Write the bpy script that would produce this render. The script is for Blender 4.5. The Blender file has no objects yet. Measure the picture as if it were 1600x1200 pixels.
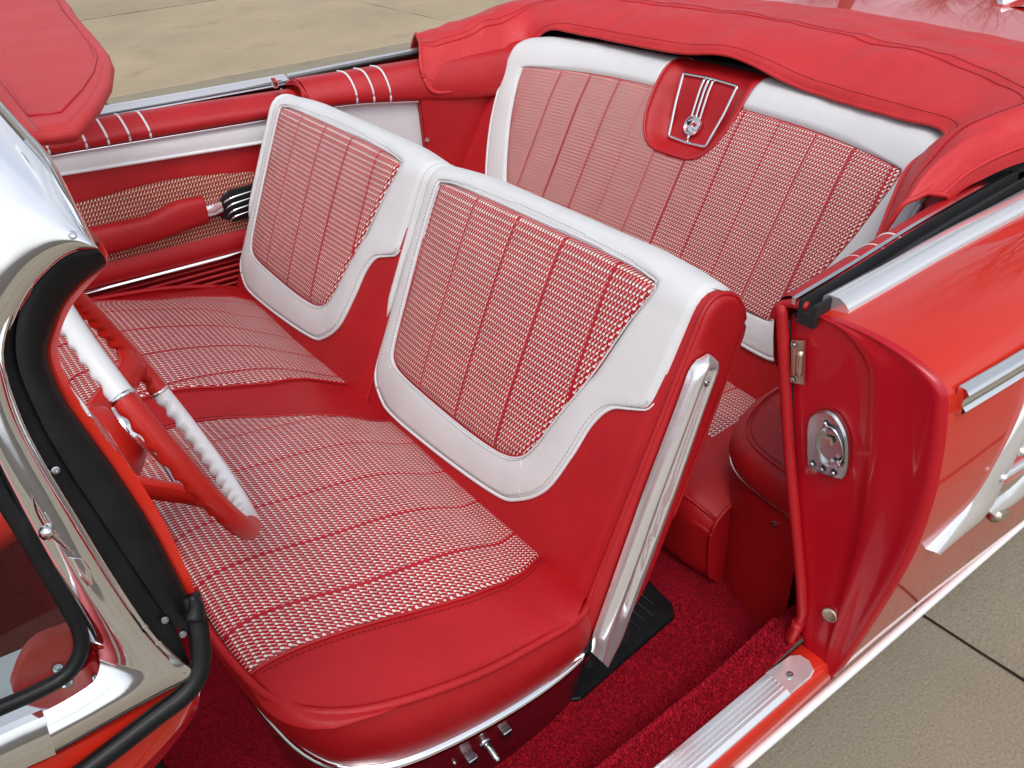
import bpy, bmesh, math, random
from mathutils import Vector, Matrix, noise
random.seed(7)
D = bpy.data; SC = bpy.context.scene; COL = SC.collection
# ------------------------------------------------------------------ camera, sky, sun, exposure
cam = D.objects.new('camera', D.cameras.new('camera')); COL.objects.link(cam)
cam.data.sensor_width = 36; cam.data.lens = 29.871
cam.data.clip_start = 0.02; cam.data.clip_end = 600
R_ = (0.79153, -0.60863, -0.05527); U_ = (0.38109, 0.42086, 0.82319); F_ = (0.47776, 0.67264, -0.56506)
cam.matrix_world = Matrix(((R_[0], U_[0], -F_[0], -0.52086), (R_[1], U_[1], -F_[1], -1.34366), (R_[2], U_[2], -F_[2], 1.54523), (0, 0, 0, 1)))
SC.camera = cam
W = D.worlds.new('World'); SC.world = W; W.use_nodes = True
nt = W.node_tree; bg = nt.nodes['Background']
sky = nt.nodes.new('ShaderNodeTexSky'); sky.sky_type = 'NISHITA'; sky.sun_disc = False
sky.sun_elevation = math.radians(58); sky.sun_rotation = math.radians(200); sky.air_density = 1.0; sky.dust_density = 2.5; sky.ozone_density = 1.0
hs = nt.nodes.new('ShaderNodeHueSaturation'); hs.inputs['Saturation'].default_value = 0.22
tc = nt.nodes.new('ShaderNodeTexCoord'); mp = nt.nodes.new('ShaderNodeMapping'); mp.inputs['Scale'].default_value = (1, 1, 2.2)
cl = nt.nodes.new('ShaderNodeTexNoise'); cl.inputs['Scale'].default_value = 2.3; cl.inputs['Detail'].default_value = 6; cl.inputs['Roughness'].default_value = .55
cr = nt.nodes.new('ShaderNodeValToRGB'); cr.color_ramp.elements[0].position = .3; cr.color_ramp.elements[1].position = .68
cr.color_ramp.elements[0].color = (.72, .8, .95, 1); cr.color_ramp.elements[1].color = (1.25, 1.24, 1.22, 1)
mu = nt.nodes.new('ShaderNodeMixRGB'); mu.blend_type = 'MULTIPLY'; mu.inputs[0].default_value = 1
nt.links.new(sky.outputs[0], hs.inputs['Color']); nt.links.new(hs.outputs[0], mu.inputs[1])
nt.links.new(tc.outputs['Generated'], mp.inputs[0]); nt.links.new(mp.outputs[0], cl.inputs['Vector']); nt.links.new(cl.outputs[0], cr.inputs[0]); nt.links.new(cr.outputs[0], mu.inputs[2])
nt.links.new(mu.outputs[0], bg.inputs[0]); bg.inputs[1].default_value = 0.15
sun = D.objects.new('sun', D.lights.new('sun', 'SUN')); COL.objects.link(sun)
sun.data.energy = 1.2; sun.data.angle = math.radians(28); sun.data.color = (1, .965, .91)
sun.rotation_euler = Vector((-.35, -.52, 1.0)).to_track_quat('Z', 'Y').to_euler()
SC.view_settings.view_transform = 'Standard'; SC.view_settings.look = 'None'; SC.view_settings.gamma = 1; SC.view_settings.exposure = 0.22
SC.cycles.max_bounces = 10; SC.cycles.glossy_bounces = 6
# ------------------------------------------------------------------ materials
def nodes(name):
    m = D.materials.new(name); m.use_nodes = True
    return m, m.node_tree, m.node_tree.nodes['Principled BSDF']
def N(t, ty, **k):
    n = t.nodes.new('ShaderNode' + ty)
    for a, b in k.items():
        if isinstance(getattr(n, a, None), (str, bool, int, float)) or hasattr(n, a): setattr(n, a, b)
    return n
def M(t, op, a, b=None, c=None):
    n = t.nodes.new('ShaderNodeMath'); n.operation = op
    for i, v in enumerate((a, b, c)):
        if v is None: continue
        if isinstance(v, (int, float)): n.inputs[i].default_value = v
        else: t.links.new(v, n.inputs[i])
    return n.outputs[0]
def noise_out(t, scale, detail=3, coord='Object', stretch=None, rough=.5):
    c = t.nodes.new('ShaderNodeTexCoord'); n = t.nodes.new('ShaderNodeTexNoise')
    n.inputs['Scale'].default_value = scale; n.inputs['Detail'].default_value = detail; n.inputs['Roughness'].default_value = rough
    if stretch:
        mm = t.nodes.new('ShaderNodeMapping'); mm.inputs['Scale'].default_value = stretch
        t.links.new(c.outputs[coord], mm.inputs[0]); t.links.new(mm.outputs[0], n.inputs['Vector'])
    else: t.links.new(c.outputs[coord], n.inputs['Vector'])
    return n.outputs[0]
def ramp(t, src, c0, c1, p0=.3, p1=.7):
    r = t.nodes.new('ShaderNodeValToRGB'); r.color_ramp.elements[0].position = p0; r.color_ramp.elements[1].position = p1
    r.color_ramp.elements[0].color = (*c0, 1); r.color_ramp.elements[1].color = (*c1, 1); t.links.new(src, r.inputs[0]); return r.outputs[0]
def bump(t, b, src, strength, dist):
    n = t.nodes.new('ShaderNodeBump'); n.inputs['Strength'].default_value = strength; n.inputs['Distance'].default_value = dist
    t.links.new(src, n.inputs['Height']); t.links.new(n.outputs[0], b.inputs['Normal']); return n
def leather(name, c0, c1, rough=.42, grain=900, wr=.0012):
    m, t, b = nodes(name)
    t.links.new(ramp(t, noise_out(t, 9, 4), c0, c1), b.inputs['Base Color'])
    r = noise_out(t, 14, 3); t.links.new(M(t, 'MULTIPLY_ADD', r, .18, rough - .09), b.inputs['Roughness'])
    b.inputs['Specular IOR Level'].default_value = .42
    v = t.nodes.new('ShaderNodeTexVoronoi'); v.inputs['Scale'].default_value = grain
    c = t.nodes.new('ShaderNodeTexCoord'); t.links.new(c.outputs['Object'], v.inputs['Vector'])
    h = M(t, 'MULTIPLY_ADD', noise_out(t, 22, 3), wr * 1.0, M(t, 'MULTIPLY', v.outputs['Distance'], .00034))
    cn = M(t, 'ABSOLUTE', M(t, 'MULTIPLY_ADD', noise_out(t, 13, 3, stretch=(1, .6, .8)), 2.0, -1.0)); cm = M(t, 'POWER', M(t, 'SUBTRACT', 1.0, cn), 14.0)
    mk = M(t, 'MAXIMUM', M(t, 'MULTIPLY_ADD', noise_out(t, 5, 2), 5.0, -2.4), 0.0); h = M(t, 'MULTIPLY_ADD', M(t, 'MULTIPLY', cm, M(t, 'MINIMUM', mk, 1.0)), -wr * .30, h)
    n = t.nodes.new('ShaderNodeBump'); n.inputs['Strength'].default_value = 1; n.inputs['Distance'].default_value = 1
    t.links.new(h, n.inputs['Height']); t.links.new(n.outputs[0], b.inputs['Normal'])
    return m
RED = leather('red_vinyl', (.40, .0065, .010), (.46, .0095, .0135), .40)
WHITE = leather('white_vinyl', (.66, .66, .657), (.715, .714, .71), .44)
COVER = leather('boot_vinyl', (.52, .022, .025), (.58, .030, .033), .47, 700, .0035)
VISOR = leather('visor_vinyl', (.52, .026, .030), (.57, .033, .037), .45, 1400)
def plain(name, col, rough, metal=0, coat=0, spec=.5):
    m, t, b = nodes(name); b.inputs['Base Color'].default_value = (*col, 1); b.inputs['Roughness'].default_value = rough
    b.inputs['Metallic'].default_value = metal; b.inputs['Coat Weight'].default_value = coat; b.inputs['Coat Roughness'].default_value = .03
    b.inputs['Specular IOR Level'].default_value = spec; return m
def metal(name, col, r0, r1, wav=.0003, scale=30):
    m, t, b = nodes(name); b.inputs['Base Color'].default_value = (*col, 1); b.inputs['Metallic'].default_value = 1
    t.links.new(M(t, 'MULTIPLY_ADD', noise_out(t, 60, 4), r1 - r0, r0), b.inputs['Roughness'])
    
    if wav: bump(t, b, noise_out(t, scale, 2), .4, wav)
    return m
CHROME = metal('polished_chrome', (.86, .86, .87), .02, .09)
STEEL = metal('brushed_aluminium', (.82, .82, .84), .16, .30)
ZINC = metal('zinc_plating', (.50, .52, .54), .16, .30, .0002, 30)
SATIN = metal('satin_aluminium', (.90, .895, .90), .15, .22, 0); SATIN.node_tree.nodes['Principled BSDF'].inputs['Metallic'].default_value = .72
BRASSY = metal('dull_yellow_zinc', (.60, .53, .42), .28, .5)
PAINT, t, b = nodes('orange_red_paint')
t.links.new(ramp(t, noise_out(t, 3, 2), (.54, .020, .009), (.58, .024, .011)), b.inputs['Base Color'])
b.inputs['Roughness'].default_value = .32; b.inputs['Specular IOR Level'].default_value = .05; b.inputs['Coat Weight'].default_value = 1.0; b.inputs['Coat IOR'].default_value = 1.45; b.inputs['Coat Roughness'].default_value = .025
bump(t, b, noise_out(t, 5, 2), .25, .002)
JAMB, t, b = nodes('jamb_paint')
t.links.new(ramp(t, noise_out(t, 6, 3), (.43, .003, .013), (.47, .005, .013)), b.inputs['Base Color'])
b.inputs['Roughness'].default_value = .34; b.inputs['Specular IOR Level'].default_value = .3; b.inputs['Coat Weight'].default_value = .35; b.inputs['Coat Roughness'].default_value = .06
bump(t, b, noise_out(t, 11, 2), .3, .002)
RUBBER, t, b = nodes('black_rubber'); t.links.new(ramp(t, noise_out(t, 40, 5), (.003, .003, .0034), (.008, .008, .009)), b.inputs['Base Color'])
b.inputs['Roughness'].default_value = .42; b.inputs['Specular IOR Level'].default_value = .28; bump(t, b, noise_out(t, 350, 3), .3, .0006)
DARK = plain('dark_cavity', (.006, .005, .006), .7)
FELT = plain('black_felt', (.010, .010, .012), .8)
WPLASTIC = plain('white_plastic', (.80, .81, .81), .30, coat=.1, spec=.4)
RPLASTIC = plain('red_plastic', (.54, .017, .010), .34, coat=.12, spec=.35)
WPIPE = plain('white_piping', (.74, .74, .74), .4)
RPIPE = plain('red_piping', (.46, .010, .018), .38)
MOULD = plain('silver_bead', (.75, .74, .76), .22, metal=1)
ROCKER = plain('white_rocker_paint', (.80, .80, .80), .3)
CARPET, t, b = nodes('red_carpet'); t.links.new(ramp(t, noise_out(t, 260, 4), (.16, .003, .008), (.42, .008, .024)), b.inputs['Base Color'])
b.inputs['Roughness'].default_value = .95; b.inputs['Specular IOR Level'].default_value = .1; bump(t, b, noise_out(t, 420, 3), 1, .006)
PILE, t, b = nodes('carpet_fibre'); t.links.new(ramp(t, noise_out(t, 120, 4), (.30, .005, .016), (.56, .012, .036)), b.inputs['Base Color'])
b.inputs['Roughness'].default_value = .8; b.inputs['Specular IOR Level'].default_value = .15
GLASS, t, b = nodes('windscreen_glass'); b.inputs['Base Color'].default_value = (.93, .96, .95, 1); b.inputs['Roughness'].default_value = .01
tr = t.nodes.new('ShaderNodeBsdfTransparent'); tr.inputs[0].default_value = (.90, .94, .92, 1); gl = t.nodes.new('ShaderNodeBsdfGlossy'); gl.inputs['Roughness'].default_value = .01
lw = t.nodes.new('ShaderNodeFresnel'); lw.inputs['IOR'].default_value = 1.5; ms = t.nodes.new('ShaderNodeMixShader')
t.links.new(lw.outputs[0], ms.inputs[0]); t.links.new(tr.outputs[0], ms.inputs[1]); t.links.new(gl.outputs[0], ms.inputs[2]); t.links.new(ms.outputs[0], t.nodes['Material Output'].inputs['Surface'])
def concrete(name, tint):
    m, t, b = nodes(name)
    a = ramp(t, noise_out(t, .9, 6, rough=.62), tuple(v * .88 for v in tint), tuple(v * 1.10 for v in tint), .32, .68)
    g = ramp(t, noise_out(t, 150, 6, rough=.8), (.66, .66, .66), (1.22, 1.21, 1.19), .3, .7)
    x = t.nodes.new('ShaderNodeMixRGB'); x.blend_type = 'MULTIPLY'; x.inputs[0].default_value = 1; t.links.new(a, x.inputs[1]); t.links.new(g, x.inputs[2])
    s = ramp(t, noise_out(t, 2.3, 5, rough=.7), (.62, .58, .52), (1, 1, 1), .30, .44)
    y = t.nodes.new('ShaderNodeMixRGB'); y.blend_type = 'MULTIPLY'; y.inputs[0].default_value = .45; t.links.new(x.outputs[0], y.inputs[1]); t.links.new(s, y.inputs[2])
    t.links.new(y.outputs[0], b.inputs['Base Color']); b.inputs['Roughness'].default_value = .85; b.inputs['Specular IOR Level'].default_value = .25
    bump(t, b, noise_out(t, 180, 4), .6, .003); return m
CONC_DARK = concrete('darker_concrete', (.30, .258, .192))  # darker tint for the slabs under and around the car
CONC = [concrete('concrete_%d' % i, tn) for i, tn in enumerate(((.395, .315, .212), (.415, .33, .222), (.375, .303, .208)))]
JOINT = plain('joint_dirt', (.075, .058, .040), .95)
def houndstooth(name, a, bb, stripe, off, light=(.80, .76, .69), red=(.43, .006, .018), dark=(.14, .022, .020), rough=.46):
    """woven hound's tooth: light teeth with a slanting tail on red, plain red stripes every `stripe` metres (UV is in metres)"""
    m, t, b = nodes(name)
    uv = t.nodes.new('ShaderNodeUVMap'); sp = t.nodes.new('ShaderNodeSeparateXYZ'); t.links.new(uv.outputs[0], sp.inputs[0])
    u, v = sp.outputs[0], sp.outputs[1]
    fu = M(t, 'FRACT', M(t, 'DIVIDE', M(t, 'ADD', u, 50 * a), a)); fv = M(t, 'FRACT', M(t, 'DIVIDE', M(t, 'ADD', v, 50 * bb), bb))
    def ell(cu, cv, ru, rv):
        x = M(t, 'DIVIDE', M(t, 'SUBTRACT', fu, cu), ru); y = M(t, 'DIVIDE', M(t, 'SUBTRACT', fv, cv), rv)
        return M(t, 'LESS_THAN', M(t, 'ADD', M(t, 'MULTIPLY', x, x), M(t, 'MULTIPLY', y, y)), 1.0)
    def tooth():
        x = M(t, 'ABSOLUTE', M(t, 'SUBTRACT', fu, M(t, 'MULTIPLY_ADD', fv, .35, .31))); y = M(t, 'ABSOLUTE', M(t, 'SUBTRACT', fv, .27))
        return M(t, 'MULTIPLY', M(t, 'LESS_THAN', M(t, 'MULTIPLY_ADD', y, .45, x), .30), M(t, 'LESS_THAN', M(t, 'MULTIPLY_ADD', x, .30, y), .215))
    blob = tooth()
    tl = M(t, 'ABSOLUTE', M(t, 'SUBTRACT', fu, M(t, 'MULTIPLY_ADD', M(t, 'SUBTRACT', fv, .4), .62, .52)))
    tail = M(t, 'MULTIPLY', M(t, 'LESS_THAN', tl, .10), M(t, 'GREATER_THAN', fv, .38))
    w = M(t, 'MAXIMUM', blob, M(t, 'MULTIPLY', tail, .85))
    dk = ell(.93, .36, .17, .24)
    st = M(t, 'LESS_THAN', M(t, 'ABSOLUTE', M(t, 'SUBTRACT', M(t, 'FRACT', M(t, 'DIVIDE', M(t, 'ADD', u, off + 20 * stripe), stripe)), .5)), 0.0021 / stripe)
    ns = M(t, 'SUBTRACT', 1.0, st)
    def mix(f, x, y):
        n = t.nodes.new('ShaderNodeMixRGB'); t.links.new(f, n.inputs[0])
        for i, c in ((1, x), (2, y)):
            if isinstance(c, tuple): n.inputs[i].default_value = (*c, 1)
            else: t.links.new(c, n.inputs[i])
        return n.outputs[0]
    c = mix(M(t, 'MULTIPLY', dk, ns), red, dark); c = mix(M(t, 'MULTIPLY', w, ns), c, light)
    fade = ramp(t, noise_out(t, 30, 4), (.9, .9, .9), (1.06, 1.06, 1.06)); n = t.nodes.new('ShaderNodeMixRGB'); n.blend_type = 'MULTIPLY'; n.inputs[0].default_value = 1
    t.links.new(c, n.inputs[1]); t.links.new(fade, n.inputs[2]); t.links.new(n.outputs[0], b.inputs['Base Color'])
    b.inputs['Roughness'].default_value = rough; b.inputs['Specular IOR Level'].default_value = .5
    dd = M(t, 'MULTIPLY', M(t, 'ABSOLUTE', M(t, 'SUBTRACT', M(t, 'FRACT', M(t, 'DIVIDE', M(t, 'ADD', u, off + 20 * stripe), stripe)), .5)), stripe / .012)
    ch = M(t, 'SUBTRACT', 1.0, M(t, 'MINIMUM', dd, 1.0)); ch = M(t, 'MULTIPLY', ch, ch)
    bump(t, b, M(t, 'MULTIPLY_ADD', ch, -3.0, w), .45, .0008)
    return m
HT_BACK = houndstooth('houndstooth_back', .00645, .0105, .117, .0)
HT_REAR = houndstooth('houndstooth_rear', .0074, .0088, .098, .001)
HT_CUSH = houndstooth('houndstooth_cushion', .0068, .0108, .108, .066)
HT_DOOR = houndstooth('houndstooth_door', .0078, .0105, 9.0, 3.0, light=(.74, .54, .36), red=(.26, .005, .010), dark=(.05, .012, .01))
# ------------------------------------------------------------------ mesh helpers
def empty(name, loc=(0, 0, 0), parent=None, **props):
    o = D.objects.new(name, None); COL.objects.link(o); o.empty_display_size = .1
    if parent is not None:
        o.parent = parent
    else: o.location = loc
    for k, v in props.items(): o[k] = v
    return o
def wloc(o):
    v = Vector((0, 0, 0))
    while o is not None: v += o.location; o = o.parent
    return v
def mesh(name, V, Fc, mat, parent=None, smooth=True, uv=None, fix=True, angle=None, **props):
    o0 = wloc(parent) if parent is not None else Vector((0, 0, 0))
    me = D.meshes.new(name); me.from_pydata([tuple(Vector(v) - o0) for v in V], [], Fc)
    if uv is not None:
        l = me.uv_layers.new(name='UVMap')
        for lp in me.loops: l.data[lp.index].uv = uv[lp.vertex_index]
    if fix:
        bm = bmesh.new(); bm.from_mesh(me); bmesh.ops.recalc_face_normals(bm, faces=bm.faces); bm.to_mesh(me); bm.free()
    if smooth:
        me.polygons.foreach_set('use_smooth', [True] * len(me.polygons))
        if angle: me.set_sharp_from_angle(angle=math.radians(angle))
    me.materials.append(mat); me.update()
    o = D.objects.new(name, me); COL.objects.link(o)
    if parent is not None: o.parent = parent
    for k, v in props.items(): o[k] = v
    return o
def lerp(a, b, f): return tuple(x + (y - x) * f for x, y in zip(a, b))
def spline(pts, n, closed=False):
    """Catmull-Rom through pts, resampled to n points evenly by length"""
    P = [Vector(p) for p in pts]; m = len(P); out = []
    for i in range(m if closed else m - 1):
        p1, p2 = P[i], P[(i + 1) % m]
        p0 = P[(i - 1) % m] if (closed or i > 0) else p1 + (p1 - p2); p3 = P[(i + 2) % m] if (closed or i + 2 < m) else p2 + (p2 - p1)
        for k in range(12):
            f = k / 12; out.append(.5 * ((2 * p1) + (p2 - p0) * f + (2 * p0 - 5 * p1 + 4 * p2 - p3) * f * f + (3 * p1 - p0 - 3 * p2 + p3) * f ** 3))
    out.append(P[0].copy() if closed else P[-1].copy())
    return resample(out, n, closed)
def resample(P, n, closed=False):
    P = [Vector(p) for p in P]
    L = [0]
    for a, b in zip(P, P[1:]): L.append(L[-1] + (b - a).length)
    res = []; j = 0; tot = L[-1]; cnt = n if closed else n - 1
    for i in range(n):
        d = tot * i / cnt
        while j < len(L) - 2 and L[j + 1] < d: j += 1
        s = L[j + 1] - L[j]; f = (d - L[j]) / s if s > 1e-9 else 0
        res.append(P[j].lerp(P[j + 1], f))
    return res
def gridf(nu, nv, closed_u=False):
    f = []
    for i in range(nu if closed_u else nu - 1):
        for j in range(nv - 1):
            a = i * nv + j; b_ = ((i + 1) % nu) * nv + j; f.append((a, b_, b_ + 1, a + 1))
    return f
def grid(name, rows, mat, parent=None, uvf=None, **k):
    nv = len(rows[0]); V = [p for r in rows for p in r]
    return mesh(name, V, gridf(len(rows), nv), mat, parent, uv=uvf, **k)
def slab(name, rows, th, mat, parent=None, **k):
    """grid with thickness: th is a vector (or a function of the point) added for the far side"""
    nu, nv = len(rows), len(rows[0]); V = [Vector(p) for r in rows for p in r]; n = len(V)
    tv = Vector(th); V += [v + tv for v in V]; f = gridf(nu, nv); f += [tuple(i + n for i in reversed(q)) for q in f]
    e = [i * nv for i in range(nu)] + [(nu - 1) * nv + j for j in range(1, nv)] + [i * nv + nv - 1 for i in range(nu - 2, -1, -1)] + [j for j in range(nv - 2, 0, -1)]
    for a, b_ in zip(e, e[1:] + e[:1]): f.append((a, b_, b_ + n, a + n))
    return mesh(name, V, f, mat, parent, angle=k.pop('angle', 40), **k)
def ribbon(name, A, B, th, mat, parent=None, n=40, nv=5, puff=0, pn=(0, -1, 0), sp=True, **k):
    """solid strip between two polylines, its middle raised by puff along pn"""
    a = spline(A, n) if sp else resample(A, n); b_ = spline(B, n) if sp else resample(B, n); pn = Vector(pn)
    rows = []
    for p, q in zip(a, b_): rows.append([p.lerp(q, j / (nv - 1)) + pn * puff * math.sin(math.pi * j / (nv - 1)) ** .7 for j in range(nv)])
    return slab(name, rows, th, mat, parent, **k)
def tube(name, path, r, mat, parent=None, res=8, closed=False, n=None, flat=1.0, up=(0, 0, 1), **k):
    P = spline(path, n, closed) if n else [Vector(p) for p in path]; m = len(P); V = []
    u0 = Vector(up)
    for i, p in enumerate(P):
        t_ = (P[(i + 1) % m] - P[i - 1]) if closed else (P[min(i + 1, m - 1)] - P[max(i - 1, 0)])
        t_.normalize(); s = t_.cross(u0)
        if s.length < 1e-4: s = t_.cross(Vector((1, 0, 0)))
        s.normalize(); w = s.cross(t_); rr = r(i / (m - 1)) if callable(r) else r
        for q in range(res): a = 2 * math.pi * q / res; V.append(p + s * math.cos(a) * rr + w * math.sin(a) * rr * flat)
    f = []
    for i in range(m if closed else m - 1):
        for q in range(res): f.append((i * res + q, ((i + 1) % m) * res + q, ((i + 1) % m) * res + (q + 1) % res, i * res + (q + 1) % res))
    if not closed: f += [tuple(range(res - 1, -1, -1)), tuple((m - 1) * res + q for q in range(res))]
    return mesh(name, V, f, mat, parent, **k)
def sweep(name, prof, path, mat, parent=None, n=None, up=(0, 0, 1), angle=50, **k):
    """closed 2-D profile (side, up) along a path, capped"""
    P = spline(path, n) if n else [Vector(p) for p in path]; m = len(P); res = len(prof); V = []; u0 = Vector(up)
    for i, p in enumerate(P):
        t_ = (P[min(i + 1, m - 1)] - P[max(i - 1, 0)]).normalized(); s = t_.cross(u0).normalized(); w = s.cross(t_)
        for a, c in prof: V.append(p + s * a + w * c)
    f = [(i * res + q, (i + 1) * res + q, (i + 1) * res + (q + 1) % res, i * res + (q + 1) % res) for i in range(m - 1) for q in range(res)]
    f += [tuple(range(res - 1, -1, -1)), tuple((m - 1) * res + q for q in range(res))]
    return mesh(name, V, f, mat, parent, angle=angle, **k)
def plate(name, outline, th, mat, parent=None, bev=.001, **k):
    """flat outline extruded by vector th, front edge bevelled"""
    P = [Vector(p) for p in outline]; c = sum(P, Vector()) / len(P); tv = Vector(th); n = len(P)
    V = [p - tv for p in P] + [p - tv.normalized() * bev for p in P] + [p + (c - p).normalized() * bev for p in P]
    f = [tuple(range(n)), tuple(range(2 * n, 3 * n))]
    for a in (0, 1):
        for i in range(n): j = (i + 1) % n; f.append((a * n + i, a * n + j, (a + 1) * n + j, (a + 1) * n + i))
    return mesh(name, V, f, mat, parent, angle=25, **k)
def disc(name, c, nrm, r, h, mat, parent=None, res=20, prof=None, **k):
    """lathe round nrm at c; prof is a list of (radius, height) fractions"""
    nrm = Vector(nrm).normalized(); a = nrm.orthogonal().normalized(); b_ = nrm.cross(a); c = Vector(c)
    prof = prof or ((1, 0), (1, .55), (.9, .85), (.7, 1), (0.001, 1)); V = []
    for pr, ph in prof:
        for q in range(res): t_ = 2 * math.pi * q / res; V.append(c + (a * math.cos(t_) + b_ * math.sin(t_)) * r * pr + nrm * h * ph)
    f = [(i * res + q, (i + 1) * res + q, (i + 1) * res + (q + 1) % res, i * res + (q + 1) % res) for i in range(len(prof) - 1) for q in range(res)]
    f.append(tuple(range(res)))
    return mesh(name, V, f, mat, parent, angle=45, **k)
SCREW = ((1, 0), (1, .4), (.85, .9), (.5, 1), (.42, 1), (.3, .3), (.001, .3))
def screw(c, nrm, r, parent, mat=None, name='screw'): return disc(name, c, nrm, r, r * .55, mat or ZINC, parent, 14, SCREW)
def box(name, lo, hi, mat, parent=None, bev=.006, **k):
    bm = bmesh.new(); bmesh.ops.create_cube(bm, size=1)
    for v in bm.verts: v.co = Vector([lo[i] + (v.co[i] + .5) * (hi[i] - lo[i]) for i in range(3)])
    if bev: bmesh.ops.bevel(bm, geom=list(bm.edges), offset=bev, segments=3, affect='EDGES', profile=.6)
    bm.verts.index_update(); V = [v.co.copy() for v in bm.verts]; f = [tuple(v.index for v in q.verts) for q in bm.faces]; bm.free()
    return mesh(name, V, f, mat, parent, angle=30, **k)
def stitches(path, mat, parent, pitch=.0075, ln=.0048, r=.0007):
    P = [Vector(p) for p in path]; tot = sum((b_ - a).length for a, b_ in zip(P, P[1:])); Q = resample(P, max(2, int(tot / pitch)) * 2 + 1); V = []; f = []
    for i in range(0, len(Q) - 2, 2):
        a = Q[i]; d = (Q[i + 1] - a)
        if d.length < 1e-6: continue
        d.normalize(); u = d.orthogonal().normalized(); w = d.cross(u); n0 = len(V)
        for e in (0, ln): V.extend(a + d * e + (u * x + w * z) * r for x, z in ((1, 0), (0, 1), (-1, 0), (0, -1)))
        f += [(n0 + q, n0 + (q + 1) % 4, n0 + 4 + (q + 1) % 4, n0 + 4 + q) for q in range(4)] + [(n0, n0 + 1, n0 + 2, n0 + 3), (n0 + 4, n0 + 5, n0 + 6, n0 + 7)]
    return mesh('stitching', V, f, mat, parent, fix=False, smooth=False)
THREAD = plain('grey_thread', (.42, .41, .40), .7); RTHREAD = plain('dark_red_thread', (.16, .003, .006), .7)
def smooth01(x, a, b_):
    x = max(0, min(1, (x - a) / (b_ - a))); return x * x * (3 - 2 * x)
def star(outline, c, K):
    """radius of a closed star-shaped outline at K angles about c"""
    P = [(p[0] - c[0], p[1] - c[1]) for p in outline]; res = []
    for k in range(K):
        a = 2 * math.pi * k / K; d = (math.cos(a), math.sin(a)); best = 0
        for (x1, y1), (x2, y2) in zip(P, P[1:] + P[:1]):
            ex, ey = x2 - x1, y2 - y1; den = d[0] * ey - d[1] * ex
            if abs(den) < 1e-12: continue
            tt = (x1 * ey - y1 * ex) / den; uu = (x1 * d[1] - y1 * d[0]) / den
            if tt > 0 and -1e-6 <= uu <= 1 + 1e-6: best = max(best, tt)
        res.append(best)
    return res
def smooth2(pts, n=160): return [(p.x, p.y) for p in spline([(a, b_, 0) for a, b_ in pts], n, True)]
def ringpatch(name, S, c, r0, r1, mat, parent, rings, hfun, uvs=None, **k):
    """surface patch between star radii r0 (None: the centre) and r1 on the surface S(y, s, h)"""
    K = len(r1); V = []; UV = []; f = []
    for i in range(rings + 1):
        q = i / rings
        for kk in range(K):
            a = 2 * math.pi * kk / K; ra = (r0[kk] if r0 else r1[kk] / (rings + 1)); rr = ra + (r1[kk] - ra) * q
            y, s = c[0] + rr * math.cos(a), c[1] + rr * math.sin(a); V.append(S(y, s, hfun(q, y, s))); UV.append((-y, s))
    for i in range(rings):
        for kk in range(K): k2 = (kk + 1) % K; f.append((i * K + kk, i * K + k2, (i + 1) * K + k2, (i + 1) * K + kk))
    if not r0:
        V.append(S(c[0], c[1], hfun(0, c[0], c[1]))); UV.append((-c[0], c[1])); f += [(len(V) - 1, kk, (kk + 1) % K) for kk in range(K)]
    return mesh(name, V, f, mat, parent, uv=UV, **k)
def make_profile(front, n=260):
    """arc-length parametrised profile in (x, z); returns (point, normal) at s with s = 0 at front[z0]"""
    P = spline([(x, 0, z) for x, z in front[0]], n); L = [0]
    for a, b_ in zip(P, P[1:]): L.append(L[-1] + (b_ - a).length)
    z = Vector((front[1][0], 0, front[1][1])); i0 = min(range(n), key=lambda i: (P[i] - z).length); o = L[i0]
    st = L[-1] / (n - 1)
    def at(s):
        x = max(0, min(n - 1.001, (s + o) / st)); i = int(x); f = x - i; p = P[i].lerp(P[i + 1], f)
        t_ = (P[min(i + 2, n - 1)] - P[max(i - 1, 0)]).normalized(); return p, Vector((-t_.z, 0, t_.x))
    return at, P
# ------------------------------------------------------------------ ground: concrete slabs with open joints
ground = mesh('ground', [(-150, -150, -.022), (150, -150, -.022), (150, 150, -.022), (-150, 150, -.022)], [(0, 1, 2, 3)], JOINT, kind='structure', smooth=False)
def gp(u, v, z):
    x = .90 + u - .022 * (v + 5.27); return (x, v + 5.27 - .116 * x, z)
gi = 0
for iu in range(-5, 7):
    for iv in range(-3, 8):
        u0, u1 = iu * 3.0, (iu + 1) * 3.0; v0, v1 = (iv - 1) * 3.3, iv * 3.3
        g = .016; n = 22; ring = []
        gu = .0042; cs = [(u0 + gu, v0 + g), (u1 - gu, v0 + g), (u1 - gu, v1 - g), (u0 + gu, v1 - g)]
        for e in range(4):
            a, c_ = cs[e], cs[(e + 1) % 4]
            for q in range(n):
                f = q / n; jx = 0 if q == 0 else random.uniform(-.004, .004); jy = 0 if q == 0 else random.uniform(-.004, .004); ring.append((a[0] + (c_[0] - a[0]) * f + jx, a[1] + (c_[1] - a[1]) * f + jy))
        K = len(ring); cx, cy = (u0 + u1) / 2, (v0 + v1) / 2; dz = random.uniform(-.003, .003)
        V = [gp(u, v, -.02) for u, v in ring] + [gp(u, v, -.006 + dz) for u, v in ring] + [gp(u + (cx - u) * .006, v + (cy - v) * .006, dz) for u, v in ring]
        f = [tuple(range(2 * K, 3 * K))] + [(a * K + i, a * K + (i + 1) % K, (a + 1) * K + (i + 1) % K, (a + 1) * K + i) for a in (0, 1) for i in range(K)]
        o = mesh('slab', V, f, CONC_DARK if iv < 1 else CONC[gi % 3], ground, smooth=False); gi += 1
        o.data.materials.append(JOINT)
        for pl_ in o.data.polygons: pl_.material_index = 1 if 1 <= pl_.index <= K else 0
    gi += 1
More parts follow.
